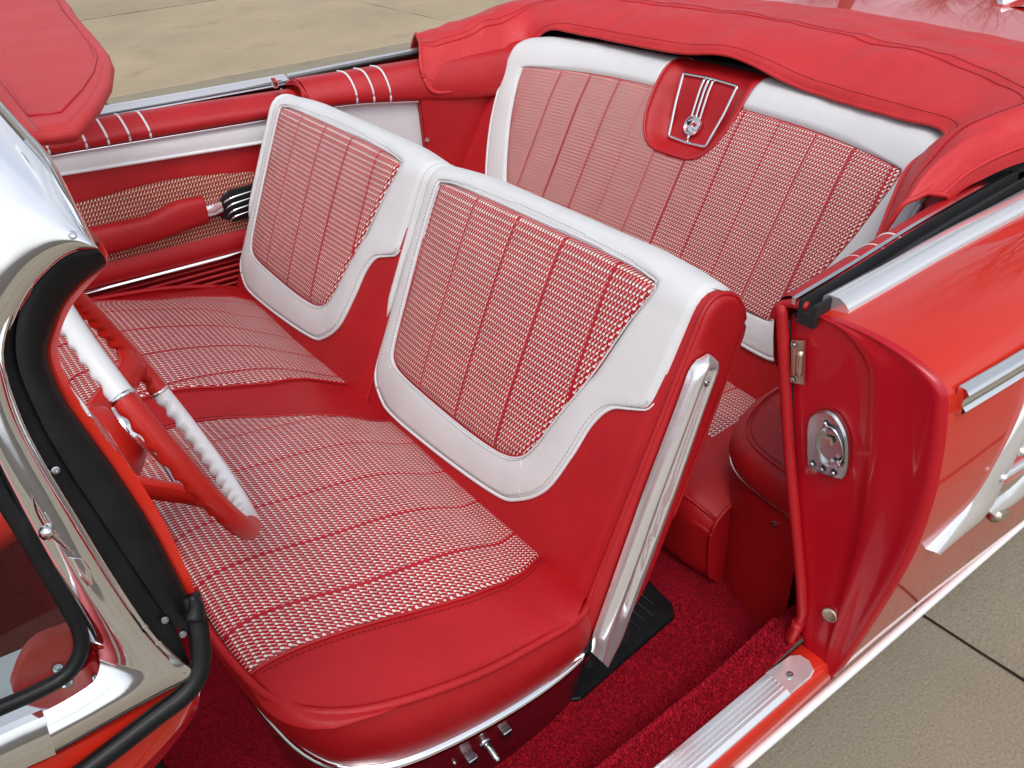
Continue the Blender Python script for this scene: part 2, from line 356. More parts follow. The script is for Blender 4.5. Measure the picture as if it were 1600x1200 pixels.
# ------------------------------------------------------------------ the car
car = empty('convertible_car', (0.3, 0, 0), label='open two-door convertible with orange-red paint, chrome trim and red interior', category='car')
def part(name, **p): return empty(name, parent=car, **p)
# ---- driver-side rear quarter panel
OUT = [(-.800, .966), (-.84, .972), (-.90, .970), (-.950, .958), (-.980, .938), (-.990, .905), (-.998, .85), (-1.003, .78), (-1.0, .69), (-.988, .60), (-.968, .49), (-.950, .40), (-.937, .352), (-.928, .328)]
def outer(x, k=1):
    b = max(0, x - 1.2); return [(x, k * (y - .02 * smooth01(x, .36, 1.2) * (1 if y < -.85 else 0)), z - .03 * smooth01(x, .5, 1.6) * (1 if y > -.97 else .4)) for y, z in OUT]
q = part('rear_quarter_panel')
prof = lambda x: [tuple(p) for p in spline(outer(x), 44)]
grid('outer_skin', [prof(x) for x in (.372, .376, .39, .45, .6, .8, 1.0, 1.2, 1.5, 1.9, 2.4, 3.0)], PAINT, q)
BELT = [(0.3898,-0.807,0.978),(0.5313,-0.8049,0.976),(0.7052,-0.801,0.973),(0.8187,-0.8006,0.97),(0.99,-0.7982,0.966),(1.227,-0.7989,0.962)]
sweep('belt_moulding', [(-.020, -.004), (-.019, .004), (-.010, .0085), (.004, .009), (.014, .004), (.020, -.003), (.0205, -.012), (-.020, -.012)], BELT, SATIN, q, n=20)
FEL = [(0.3519,-0.7905,0.982),(0.4898,-0.7814,0.98),(0.6559,-0.7678,0.978),(0.7764,-0.7604,0.976),(1.007,-0.7468,0.97)]
sweep('window_channel', [(-.013, -.03), (-.013, .004), (-.009, .006), (-.007, -.012), (.006, -.012), (.009, .003), (.013, .002), (.013, -.03)], FEL, FELT, q, n=16)
sweep('channel_lip', [(-.003, -.006), (-.003, .004), (.003, .004), (.003, -.006)], [tuple(Vector(p) + Vector((-.004, .019, .002))) for p in FEL], MOULD, q, n=16)
box('channel_end_block', (.358, -.802, .952), (.412, -.768, .9635), RUBBER, q, .004)
SP = [(.388, -.9895, .919), (.6, -.996, .908), (1.0, -1.005, .893), (1.6, -1.01, .875)]
sweep('upper_side_moulding', [(-.004, -.019), (-.004, .019), (.006, .018), (.011, .012), (.006, .004), (.006, -.004), (.013, -.010), (.008, -.018)], SP, CHROME, q, n=14)
# spear ornament on the side
a1 = [(0.4062,-0.992,0.6599),(0.4581,-0.994,0.6823),(0.4987,-0.996,0.7027),(0.5344,-1,0.767),(0.5653,-1.002,0.8297),(0.5958,-1.004,0.9)]
a2 = [(0.4276,-1.008,0.643),(0.4968,-1.01,0.6447),(0.5502,-1.012,0.6531),(0.5598,-1.014,0.7199),(0.5862,-1.015,0.796),(0.613,-1.016,0.8737)]
ribbon('spear_moulding', a1, a2, (0, .012, 0), SATIN, q, n=30, nv=9, puff=.010, pn=(.0, -.9, .45))
b1 = [(0.5582,-1,0.65),(0.6353,-1,0.64),(0.7126,-1.002,0.6517),(0.8459,-1.002,0.6409)]
b2 = [(0.5754,-1.01,0.6285),(0.6647,-1.01,0.603),(0.7397,-1.012,0.6127),(0.8816,-1.012,0.5887)]
ribbon('spear_lower_bar', b1, b2, (0, .012, 0), SATIN, q, n=16, nv=5, puff=.008)
c1 = [(0.5382,-1.001,0.6653),(0.5892,-1.004,0.7927),(0.6484,-1.004,0.873)]
c2 = [(0.6325,-1,0.6273),(0.7808,-1.003,0.604),(0.9573,-1.004,0.6068)]
ribbon('spear_recess_tint', c1, c2, (0, .006, 0), BRASSY, q, n=12, nv=3)  # recess whose beige colour stands in for mirrored ground
for px in ([(0.5399,-1.012,0.7252),(0.6302,-1.012,0.7083)], [(0.5792,-1.012,0.7502),(0.6515,-1.012,0.7518)]):
    tube('spear_fin', px, .009, SATIN, q, n=8, flat=.7)
tube('spear_bolt_boss', [(0.5807,-1.01,0.6252),(0.613,-1.01,0.6131)], .011, BRASSY, q, n=5)
# ---- rocker sill below the door opening
sl = part('door_sill')
rows = []
for x in (-1.0, -.6, -.2, .1, .25, .36, .5, 1.0, 1.6, 3.0):
    rows.append([(x, y, z) for y, z in ((-.868, .300), (-.868, .368), (-.874, .374), (-.921, .374), (-.9255, .368), (-.929, .352), (-.930, .338), (-.929, .328), (-.922, .30), (-.90, .24))])
grid('sill_body', rows, PAINT, sl)
tube('rocker_strip', [(0.1369,-0.9325,0.322),(0.3677,-0.9368,0.322),(0.642,-0.9411,0.322),(0.9721,-0.9462,0.322),(1.532,-0.9553,0.322)], .0075, ROCKER, sl, n=30, flat=1.0)
pr_ = [(-.0235, 0), (-.0235, .004), (-.020, .006)]
for k in range(4): c0 = -.014 + k * .0075; pr_ += [(c0 - .002, .006), (c0 - .0012, .0078), (c0 + .0012, .0078), (c0 + .002, .006)]
pr_ += [(.016, .006), (.0235, .001), (.026, -.012), (.0235, -.012)]
sweep('sill_plate', pr_, [(-1.0, -.8975, .3755), (-.3, -.8975, .3755), (.27, -.8975, .3755)], SATIN, sl, angle=30)
plate('sill_plate_end', [(.27, -.873, .3815), (.325, -.876, .3815), (.340, -.886, .3812), (.342, -.903, .381), (.334, -.918, .3795), (.32, -.922, .3785), (.27, -.921, .378)], (0, 0, .006), SATIN, sl, .002)
screw((.295, -.900, .3805), (0, 0, 1), .006, sl)
# ---- lock pillar (rear face of the door opening)
lp = part('lock_pillar')
JP = [((-.800, .966), (-.772, .966)), ((-.84, .972), (-.769, .960)), ((-.90, .970), (-.764, .948)), ((-.950, .958), (-.759, .925)), ((-.980, .938), (-.757, .90)), ((-.990, .905), (-.759, .875)), ((-.998, .85), (-.765, .838)), ((-1.003, .78), (-.778, .775)), ((-1.0, .69), (-.797, .69)), ((-.988, .60), (-.820, .60)), ((-.968, .49), (-.847, .49)), ((-.950, .40), (-.871, .40)), ((-.937, .352), (-.885, .365))]
JC = [(0, .362), (.06, .360), (.12, .361), (.20, .366), (.26, .368), (.40, .369), (.50, .370), (.56, .364), (.60, .356), (.66, .355), (.76, .363), (.84, .366), (.90, .362), (.955, .362), (.985, .366), (1.0, .372)]
JO = spline([(a, b, 0) for (a, b), _ in JP], 60); JI = spline([(a, b, 0) for _, (a, b) in JP], 60); CS = spline([(a, b, 0) for a, b in JC], 70)
# rows pair up by position along the list, so sample both by index
def idx(pts, n):
    P = [Vector((a, b, 0)) for a, b in pts]; out = []
    for i in range(n):
        x = i * (len(P) - 1) / (n - 1); k = min(int(x), len(P) - 2); f = x - k; p1, p2 = P[k], P[k + 1]; p0 = P[max(k - 1, 0)]; p3 = P[min(k + 2, len(P) - 1)]
        out.append(.5 * ((2 * p1) + (p2 - p0) * f + (2 * p0 - 5 * p1 + 4 * p2 - p3) * f * f + (3 * p1 - p0 - 3 * p2 + p3) * f ** 3))
    return out
JO = idx([o for o, _ in JP], 61); JI = idx([i_ for _, i_ in JP], 61)
rows = []
for o_, i_ in zip(JO, JI):
    z = i_.y; fl = smooth01(z, .36, .46) * (1 - .6 * smooth01(z, .93, .965)); bow = .03 * math.sin(math.pi * smooth01(z, .36, .97)) ** 1.5
    rows.append([(.362 + (x - .362) * (.12 + .16 * fl) if f < .95 else x, i_.x + (o_.x - i_.x) * (f + bow * math.sin(math.pi * f)), i_.y + (o_.y - i_.y) * f) for f, x, _ in CS])
JS = [(i_.y, i_.x, 0) for i_ in JI]
grid('pillar_face', rows, JAMB, lp)
grid('inner_return', [[(.362 + d, y0 + .002, z) for d in (0, .03, .12)] for z, y0, y1 in JS], JAMB, lp)
tube('windlace', [(0.352,-0.7508,0.9696),(0.352,-0.7632,0.9085),(0.352,-0.7836,0.8106),(0.352,-0.8076,0.7068),(0.352,-0.8384,0.5857),(0.352,-0.8589,0.5033),(0.352,-0.8679,0.4485),(0.348,-0.8654,0.4137),(0.345,-0.8619,0.3953)], .0085, RED, lp, n=40, res=10)
tube('windlace_end', [(0.349,-0.8664,0.434),(0.344,-0.86,0.3879)], .0125, RED, lp, n=5, res=10, flat=.7)
tube('seal_edge', [(0.36,-0.7609,0.9449),(0.36,-0.7876,0.8089),(0.36,-0.8251,0.6377),(0.36,-0.8608,0.4918),(0.36,-0.8673,0.445)], .0025, DARK, lp, n=30, res=6)
sk = [(0.352,-0.8208,0.8199),(0.352,-0.8293,0.8312),(0.352,-0.8432,0.8399),(0.352,-0.8563,0.8397),(0.352,-0.8703,0.8282),(0.352,-0.8807,0.8102),(0.352,-0.8863,0.7859),(0.352,-0.8881,0.7609),(0.352,-0.8832,0.7438),(0.352,-0.8616,0.7368),(0.352,-0.8357,0.7321),(0.352,-0.8273,0.7494),(0.352,-0.8219,0.7754),(0.352,-0.8186,0.8019)]
plate('striker_plate', spline(sk, 60, True), (-.010, 0, 0), ZINC, lp, .003)
rec = [(0.3455,-0.8406,0.8056),(0.3455,-0.8467,0.8179),(0.3455,-0.8568,0.8237),(0.3455,-0.8689,0.8177),(0.3455,-0.8785,0.8036),(0.3455,-0.8837,0.7867),(0.3455,-0.8802,0.7733),(0.3455,-0.8724,0.7603),(0.3455,-0.8607,0.7563),(0.3455,-0.8487,0.765),(0.3455,-0.8404,0.7829)]
cR = sum((Vector(p) for p in rec), Vector()) / len(rec)
rows = []
for k, (sc, dx) in enumerate(((1.0, .004), (.99, .0012), (.95, .0012), (.88, .006), (.5, .0075), (.02, .0075))): rows.append([cR + (Vector(p) - cR) * sc + Vector((dx, 0, 0)) for p in spline(rec, 26, True)])
mesh('striker_cup', [p for r in rows for p in r], [(i * 26 + j, i * 26 + (j + 1) % 26, (i + 1) * 26 + (j + 1) % 26, (i + 1) * 26 + j) for i in range(5) for j in range(26)], ZINC, lp)
plate('striker_tongue', [(0.345,-0.8485,0.8038),(0.345,-0.8621,0.8074),(0.345,-0.866,0.7974),(0.345,-0.8522,0.7948)], (-.004, 0, 0), BRASSY, lp, .0008)
for p in [(0.3498,-0.8461,0.8209),(0.3498,-0.8384,0.7446),(0.3498,-0.8714,0.7491),(0.3498,-0.8543,0.7452)]: screw(p, (-1, 0, 0), .0052, lp)
plate('striker_notch', [(0.344,-0.8643,0.7653),(0.344,-0.8677,0.7753),(0.344,-0.8721,0.7735),(0.344,-0.8781,0.7795),(0.344,-0.8832,0.7737),(0.344,-0.8791,0.7631)], (-.004, 0, 0), ZINC, lp, .0008)
plate('dovetail_plate', [(0.354,-0.7725,0.9201),(0.354,-0.792,0.9279),(0.354,-0.802,0.8611),(0.354,-0.7817,0.8551)], (-.004, 0, 0), BRASSY, lp, .001)
tube('dovetail_roller', [(0.348,-0.7933,0.9159),(0.348,-0.7964,0.8781)], .0055, BRASSY, lp, n=6)
for p in [(0.3525,-0.7785,0.9163),(0.3525,-0.7848,0.8628)]: screw(p, (-1, 0, 0), .004, lp)
disc('drain_plug', [(0.3615,-0.9086,0.481)][0], (-1, -.1, .1), .0125, .004, BRASSY, lp, 24, ((1, 0), (1, .7), (.9, 1), (.78, .9), (.6, .6), (.001, .8)))
# ---- pads along the belt on the driver side
qt = part('driver_side_quarter_trim')
rows = []
for x, y, z in spline([(.362, -.752, .966), (.5, -.742, .968), (.7, -.725, .965), (.9, -.705, .955), (1.1, -.69, .94)], 16):
    rows.append([(x, y - .028, z + .012), (x, y - .012, z + .015), (x, y + .004, z + .010), (x, y + .014, z - .004), (x, y + .016, z - .03), (x, y + .012, z - .07), (x, y + .004, z - .10), (x, y - .02, z - .11)])
grid('belt_pad', [spline(r, 24) for r in rows], RED, qt)
for k, f in enumerate((.52, .57, .62)):
    x = f; y = -.725 - (.7 - f) * .085; tube('pad_stripe', [(x, y - .025, .979), (x, y - .010, .9815), (x, y + .005, .976), (x, y + .015, .961), (x, y + .0175, .935)], .0016, WPIPE, qt, n=12, res=6)
tube('pad_gather', [(.362, -.785, .975), (.355, -.765, .974), (.352, -.748, .965), (.354, -.742, .945)], lambda f: .0062 + .0008 * math.sin(f * 9), RED, qt, n=20, res=10)
# ---- rear armrest box on the driver side
ar = part('driver_side_rear_armrest')
DS = [(.95, -.575), (.64, -.572), (.56, -.578), (.485, -.604), (.44, -.655), (.424, -.73), (.42, -.80)]
def ext(pts, levels, n=36):
    s = spline([(a, b, 0) for a, b in pts], n); c = Vector((.75, -.78, 0)); rows = []
    for z, ins in levels: rows.append([Vector((p.x, p.y, z)) + (c - p).normalized() * ins for p in s])
    return rows
grid('armrest_box', ext(DS, ((.262, .006), (.3, .004), (.5, .003), (.555, .003))), RED, ar)
r_ = ext(DS, ((.556, .003), (.558, -.004), (.575, -.009), (.60, -.006), (.612, .004), (.617, .018), (.622, .06), (.625, .12), (.626, .17)))
grid('armrest_pad', r_, RED, ar)
tube('armrest_stitch', [p + Vector((0, 0, .0015)) for p in r_[5]], .0016, RPIPE, ar, res=6)
stitches([p + Vector((0, 0, .0012)) for p in ext(DS, ((.6185, .026),))[0]], RTHREAD, ar)
tube('armrest_bead', ext(DS, ((.5575, -.004),))[0], .0032, CHROME, ar, res=8)
for p in ((.4265, -.748, .515), (.436, -.752, .335)): screw(p, (-1, -.15, 0), .0065, ar)
# ---- floor, sill carpet and pile
fl = part('floor')
cs = [(-.60, .268), (-.70, .268), (-.765, .270), (-.79, .285), (-.805, .33), (-.818, .360), (-.835, .368), (-.872, .370)]
rows = []
for x in [(-1.1 + i * .05) for i in range(36)]:
    b_ = smooth01(x, .20, .40) * .05
    rows.append([(x, .85, .268)] + [(x, .2, .268)] + [(x, y, z + b_ * smooth01(-y, .74, .82) * .5) for y, z in [(p.x, p.y) for p in spline([(a, b, 0) for a, b in cs], 26)]])
grid('carpet', rows, CARPET, fl)
secs = [(p.x, p.y) for p in spline([(a, b, 0) for a, b in cs], 60)]
V = []; f = []
for i in range(95000):
    k = random.random() * 58.99; i0 = int(k); ff = k - i0; y = secs[i0][0] + (secs[i0 + 1][0] - secs[i0][0]) * ff; z = secs[i0][1] + (secs[i0 + 1][1] - secs[i0][1]) * ff
    x = -.5 + random.random() * .865
    z += smooth01(x, .20, .40) * .05 * smooth01(-y, .74, .82) * .5
    dn = Vector((0, secs[i0 + 1][1] - secs[i0][1], -(secs[i0 + 1][0] - secs[i0][0]))).normalized()
    p = Vector((x, y, z)) - dn * .001; a = random.random() * 6.28; w = Vector((math.cos(a), math.sin(a), 0)) * .0011; lean = Vector((random.uniform(-.5, .5), random.uniform(-.5, .5), random.uniform(-.2, .2)))
    t_ = p + (dn + lean) * random.uniform(.0028, .0052); n0 = len(V); V += [p - w, p + w, t_ + w * .6, t_ - w * .6]; f.append((n0, n0 + 1, n0 + 2, n0 + 3))
mesh('carpet_pile', V, f, PILE, fl, fix=False, smooth=False, kind='stuff')
# ---- passenger door
dr = part('passenger_door')
def dpt(x, z, o=0): return (x, .778 - .093 * x - o, z)
rows = []
for i in range(14):
    x = -.75 + i * (.372 + .75) / 13
    rows.append([dpt(x, z, o) for z, o in ((.56, .008), (.62, .010), (.70, .006), (.78, 0), (.86, -.002), (.915, -.002), (.935, -.006))])
grid('door_panel', rows, RED, dr)
rows = []
for x in [(-.75 + i * (.357 + .75) / 15) for i in range(16)]:
    zt = .990 - .055 * (x + .1) * (1 if x > -.1 else .2); b0 = .9385 - .05 * (x + .1)
    rows.append([dpt(x, b0, .004), dpt(x, b0 + .008, .018), dpt(x, (b0 + zt) / 2, .020), dpt(x, zt - .01, .002), dpt(x, zt + .002, -.025), dpt(x, zt, -.06), dpt(x, zt - .02, -.075)])
grid('belt_pad', [spline(r, 20) for r in rows], RED, dr)
for A_, B_ in (((98,228), (100,238)), ((122,200), (134,232)), ((154,188), (167,225)), ((187,180), (200,217)), ((219,173), (232,210))):
    pass
for x in (-.235, -.157, -.110, -.063, -.017):
    zt = .990 - .055 * (x + .1) * (1 if x > -.1 else .2); b0 = .9385 - .05 * (x + .1)
    tube('pad_stripe', [dpt(x, b0 + .004, .015), dpt(x, b0 + .010, .0205), dpt(x, (b0 + zt) / 2, .0215), dpt(x, zt - .01, .0035), dpt(x, zt + .003, -.025), dpt(x, zt + .001, -.055)], .0028, WPIPE, dr, n=16, res=6)
ribbon('white_band', [dpt(x, .9345 - .05 * (x + .1), .004) for x in (-.75, -.3, .0, .362)], [dpt(x, .8935 - .068 * (x + .1) , .010) for x in (-.75, -.3, .0, .362)], (0, .02, 0), WHITE, dr, n=20, nv=5, puff=.004)
tube('bead_upper', [dpt(x, .938 - .05 * (x + .1), .012) for x in (-.75, -.3, .0, .362)], .0032, MOULD, dr, n=16)
tube('bead_lower', [dpt(x, .8915 - .068 * (x + .1), .011) for x in (-.75, -.3, .0, .362)], .0042, WPIPE, dr, n=16)
rows = []; UV = []
for i in range(30):
    x = -.5 + i * .86 / 29; zt = .832 - .085 * max(0, x - .02) - .012 * abs(min(0, x)); zt = .838 - .06 * smooth01(x, -.1, .3) + .012 * math.sin(8 * x)
    r = []
    for j in range(6): z = .63 + (zt - .63) * j / 5; r.append(dpt(x, z, .0125 if 0 < j < 5 else .004)); UV.append((x, z))
    rows.append(r)
grid('houndstooth_panel', rows, HT_DOOR, dr, UV)
rows = []
for x, zt, zb, dp in ((-.55, .772, .69, .034), (-.30, .765, .69, .040), (-.19, .762, .690, .042), (-.08, .757, .692, .042), (-.04, .768, .695, .040), (.0, .776, .699, .038), (.052, .772, .702, .036), (.060, .771, .704, .033)):
    rows.append([dpt(x, zt, .006), dpt(x, zt + .002, dp * .5), dpt(x, zt - .008, dp * .9), dpt(x, (zt + zb) / 2, dp), dpt(x, zb + .008, dp * .85), dpt(x, zb, dp * .4), dpt(x, zb + .002, .006)])
slab('armrest', [spline(r, 20) for r in rows], (0, .004, 0), RED, dr)
ribbon('armrest_end_cap', [dpt(.058, .752, .036), dpt(.078, .752, .034), dpt(.098, .752, .030)], [dpt(.055, .722, .036), dpt(.075, .720, .034), dpt(.095, .718, .030)], (0, .028, 0), CHROME, dr, n=8, nv=4, puff=.006)
cu = [dpt(x, z, .018) for x, z in ((.092, .705), (.094, .735), (.105, .758), (.13, .772), (.22, .772), (.24, .72), (.22, .686), (.12, .688))]
plate('handle_cup', cu, (0, -.012, 0), DARK, dr, .002)
for k in range(4):
    z = .758 - k * .0165; tube('handle_rib', [dpt(.102 + k * .003, z - .016, .022), dpt(.116, z - .004, .030), dpt(.15, z + .001, .032), dpt(.23, z + .003, .03)], .0028, CHROME, dr, n=12, res=6)
ribbon('lower_panel', [dpt(x, .664 - .03 * x, .014) for x in (-.6, -.2, .1, .362)], [dpt(x, .612 - .03 * x, .020) for x in (-.6, -.2, .1, .362)], (0, .015, 0), RED, dr, n=14, nv=5, puff=.006)
tube('kick_moulding', [dpt(x, .604 - .02 * x, .022) for x in (-.6, -.2, .1, .362)], .006, CHROME, dr, n=14, flat=1.3)
ribbon('kick_panel', [dpt(x, .600 - .02 * x, .010) for x in (-.6, -.2, .1, .362)], [dpt(x, .40, .012) for x in (-.6, -.2, .1, .362)], (0, .015, 0), CARPET, dr, n=14, nv=3)
for k in range(9): tube('kick_rib', [dpt(x, .588 - .02 * x - k * .016, .0145) for x in (-.6, -.2, .1, .362)], .005, RED, dr, n=10, res=6)
rows = [[(x, .9 - .02 * x, z + .0) for z in (.30, .6, .93)] + [(x, .885 - .02 * x, .968), (x, .872 - .02 * x, .975)] for x in (-1.0, -.4, 0, .2, .372)]
grid('outer_skin', rows, PAINT, dr)
BP = [(-0.2177,0.9,0.995),(-0.1193,0.896,0.9925),(0.1244,0.89,0.9829),(0.3903,0.885,0.9735)]
sweep('belt_moulding', [(-.016, -.010), (-.016, .003), (-.006, .008), (.008, .006), (.020, -.003), (.020, -.010)], BP, SATIN, dr, n=16)
tube('window_channel', [tuple(Vector(p) + Vector((0, -.026, -.012))) for p in BP], .007, FELT, dr, n=16)
tube('channel_lip', [tuple(Vector(p) + Vector((0, -.038, -.008))) for p in BP], .0035, MOULD, dr, n=16, res=6)
e_ = [(0.3099,0.7592,0.9929)][0]
disc('snap_eyelet', e_, (-.1, -.8, .55), .0085, .004, MOULD, dr, 18, ((1, 0), (1, .7), (.8, 1), (.6, .6), (.55, 0)))
tube('snap_loop', [tuple(Vector(e_) + Vector(d)) for d in ((.0, -.004, .0), (0, -.008, .006), (0, .0, .013), (0, .010, .012))], .0042, RED, dr, n=10)
# ---- passenger-side rear quarter trim
pq = part('passenger_side_quarter_trim')
def qy(x): return .743 - (x - .372) * .19 if x > .372 else .743
rows = []
for x in [.378 + i * (1.0 - .378) / 15 for i in range(16)]:
    b0 = .920 - .13 * smooth01(x, .38, .95) * .45; zt = .985 - .02 * (x - .38); y = qy(x)
    rows.append([(x, y + .002, b0 - .002), (x, y - .018, b0 + .006), (x, y - .018, (b0 + zt) / 2), (x, y + .004, zt - .008), (x, y + .03, zt + .003), (x, y + .075, zt), (x, y + .09, zt - .02)])
grid('belt_pad', [spline(r, 20) for r in rows], RED, pq)
for x in (.498, .543, .588):
    b0 = .920 - .13 * smooth01(x, .38, .95) * .45; zt = .985 - .02 * (x - .38); y = qy(x)
    tube('pad_stripe', [(x, y - .014, b0 + .003), (x, y - .0195, b0 + .006), (x, y - .0195, (b0 + zt) / 2), (x, y + .0025, zt - .006), (x, y + .03, zt + .0045), (x, y + .07, zt + .002)], .0028, WPIPE, pq, n=16, res=6)
grid('white_panel', [[(x, qy(x) + o, z) for z, o in ((.55, .0), (.7, .002), (.85, .004), (.925 - .13 * smooth01(x, .38, .95) * .45, .006))] for x in [.376 + i * .05 for i in range(8)]], WHITE, pq)
tube('bead', [(x, qy(x) - .004, .918 - .13 * smooth01(x, .38, .95) * .45) for x in (.38, .5, .6, .69)], .004, MOULD, pq, n=14)
grid('red_side_panel', [[(x, y, z) for z in (.30, .5, .7, .85, .93)] for x, y in ((.672, .672), (.678, .668), (.8, .655), (.95, .645), (1.1, .64))], RED, pq)
plate('panel_edge', [(.671, .675, .5), (.671, .675, .93), (.671, .70, .93), (.671, .70, .5)], (-.004, 0, 0), RED, pq, .001)
screw((.676, .668, .785), (-.2, -1, 0), .006, pq, MOULD)
rows = [[(x, .668, .60), (x, .640, .655), (x, .612, .665), (x, .585, .650), (x, .575, .60), (x, .575, .30)] for x in (.70, .71, .75, .85, 1.0)]
grid('armrest', [spline(r, 18) for r in rows], RED, pq)
rows = [[(x, .89 - .0 * x, z) for z in (.30, .6, .93)] + [(x, .888, .960), (x, .872, .966)] for x in (.378, .7, 1.0, 1.6, 2.4)]
grid('outer_skin', rows, PAINT, pq)
BQ = [(0.3959,0.885,0.974),(0.5908,0.882,0.9712),(0.8094,0.88,0.9667),(1.049,0.878,0.9653)]
sweep('belt_moulding', [(-.010, -.006), (-.010, .004), (0, .008), (.010, .004), (.010, -.006)], BQ, SATIN, pq, n=12)
tube('channel_lip', [tuple(Vector(p) + Vector((0, -.018, -.004))) for p in BQ], .004, FELT, pq, n=12, res=6)
for k in range(2): tube('lacing', [(.366 + .006 * k, .738, .93), (.362 + .010 * k, .722, .955), (.368, .742, .978), (.366, .775, .990 - .008 * k), (.360, .81, .975)], .0042, RED, pq, n=18)
# ---- rear deck
dk = part('rear_deck')
rows = []
for x in (1.55, 1.6, 1.7, 1.9, 2.2, 2.6, 3.1): rows.append([(x, y, .985 - .00 + .02 * (1 - (y / .95) ** 2) - .03 * max(0, x - 2.0)) for y in (-.98, -.8, -.5, -.2, 0, .2, .5, .8, .98)])
grid('deck_lid', rows, PAINT, dk)
rows = [[(x, y, z) for y, z in ((-.60, .995), (-.70, 1.02), (-.83, 1.07), (-.95, 1.09), (-1.01, 1.075), (-1.02, 1.0))] for x in (2.1, 2.4, 2.9)]
fn = [[(2.08 + .4 * i, y0, 1.0 + dz * (.2 + .5 * i)) for y0, dz in ((-.16, 0), (-.22, .05), (-.40, .10), (-.7, .12), (-.98, .08))] for i in range(4)]
grid('tail_fin', fn, PAINT, dk)
tube('fin_moulding', [(2.08 + .4 * i, -.14, 1.005 + .01 * i) for i in range(4)], .014, CHROME, dk, n=10)
# ---- dashboard beyond the windscreen
db = part('dashboard')
rows = [[(-.92, y, .99), (-.74, y, 1.0), (-.70, y, .985), (-.69, y, .95), (-.70, y, .80), (-.78, y, .72), (-.92, y, .70)] for y in (-.80, -.4, 0, .4, .80)]
grid('dash_shell', rows, RED, db)
# ---- the opened driver's door, hinged ahead of the seat
od = part('driver_door')
hx, hy = -.80, -.955; dv = Vector((-.36, -.933, 0)); nv_ = Vector((-.933, .36, 0))
def opt(l, z, o): p = Vector((hx, hy, z)) + dv * l + nv_ * o; return (p.x, p.y, p.z)
for nm, mt, pr0 in (('outer_skin', PAINT, ((.34, .02), (.40, .045), (.6, .085), (.78, .10), (.90, .085), (.945, .06), (.965, .02))), ('trim_panel', RED, ((.34, .0), (.45, -.035), (.6, -.04), (.75, -.035), (.86, -.03), (.93, -.045), (.968, -.02), (.970, .02)))):
    grid(nm, [spline([opt(l, z, o) for z, o in pr0], 20) for l in (0, .05, .3, .6, .9, 1.1, 1.15)], mt, od)
for l in (0, 1.15): plate('door_edge', [opt(l, z, o) for z, o in ((.34, 0), (.45, -.034), (.75, -.034), (.93, -.044), (.965, .0), (.945, .06), (.78, .099), (.6, .084), (.40, .044))], tuple(dv * (.006 if l else -.006)), JAMB, od, .002)
tube('belt_moulding', [opt(0, .972, .03), opt(1.15, .972, .03)], .010, SATIN, od, n=6)
ribbon('white_band', [opt(.02, .90, -.041), opt(1.13, .90, -.041)], [opt(.02, .86, -.036), opt(1.13, .86, -.036)], tuple(nv_ * .006), WHITE, od, n=6, nv=3, sp=False)
ribbon('armrest', [opt(.3, .76, -.05), opt(.8, .76, -.05)], [opt(.3, .70, -.05), opt(.8, .70, -.05)], tuple(nv_ * .03), RED, od, n=12, nv=7, puff=.04, pn=tuple(-nv_), sp=False)
tube('pull_handle', [opt(.80, .74, -.06), opt(.86, .745, -.075), opt(.95, .745, -.06)], .008, CHROME, od, n=8)
# ---- front of the body beyond the windscreen
fb = part('front_body')
rows = [[(x, y, z + .015 * (1 - (x + 1.6) ** 2)) for y, z in ((-.98, .93), (-.9, .965), (-.6, .96), (-.3, .985), (0, .995), (.3, .985), (.6, .96), (.9, .965), (.98, .93))] for x in (-.90, -1.2, -1.6, -2.0, -2.4, -2.6)]
grid('hood', rows, PAINT, fb)
for k in (-1, 1): grid('fender', [[(x, k * y, z) for y, z in ((.98, .935), (1.0, .85), (1.0, .7), (.985, .5), (.94, .33))] for x in (-.86, -1.2, -1.8, -2.4, -2.6)], PAINT, fb)
# ---- windscreen pillar
wp = part('windscreen_pillar')
TH = (0, .022, -.004); PN = (.05, -.96, .28)
ribbon('upper_chrome_cover', [(-0.468,-0.7338,1.451),(-0.4562,-0.7442,1.414),(-0.4493,-0.7492,1.396),(-0.4431,-0.7538,1.379),(-0.4405,-0.76,1.357),(-0.4386,-0.7669,1.333),(-0.4372,-0.7698,1.322)], [(-0.5529,-0.7892,1.253),(-0.5237,-0.7843,1.27),(-0.5089,-0.7806,1.284),(-0.4877,-0.7752,1.303),(-0.4692,-0.7717,1.315),(-0.4534,-0.7702,1.321),(-0.4391,-0.7703,1.32)], TH, CHROME, wp, n=40, nv=9, puff=.010, pn=PN)
ribbon('cover_slot', [(-0.4573,-0.7581,1.391),(-0.4533,-0.7633,1.372),(-0.4509,-0.7694,1.35),(-0.4473,-0.7744,1.333)], [(-0.4563,-0.7594,1.386),(-0.4537,-0.7651,1.366),(-0.4524,-0.7704,1.347),(-0.4504,-0.7744,1.333)], (0, .004, 0), STEEL, wp, n=16, nv=4, puff=-.002, pn=PN)
ribbon('cover_rim', [(-0.4612,-0.7347,1.433),(-0.4551,-0.74,1.414),(-0.4481,-0.745,1.396),(-0.4416,-0.75,1.379),(-0.4387,-0.7562,1.356),(-0.4368,-0.7632,1.332),(-0.4359,-0.7662,1.321)], [(-0.4648,-0.7428,1.433),(-0.4593,-0.7483,1.413),(-0.4527,-0.7535,1.395),(-0.4465,-0.7583,1.377),(-0.4436,-0.7644,1.356),(-0.4415,-0.7708,1.333),(-0.4408,-0.7734,1.324)], (0, .02, 0), CHROME, wp, n=30, nv=5, puff=.004, pn=PN)
screw([(-0.4487,-0.7752,1.335)][0], PN, .003, wp)
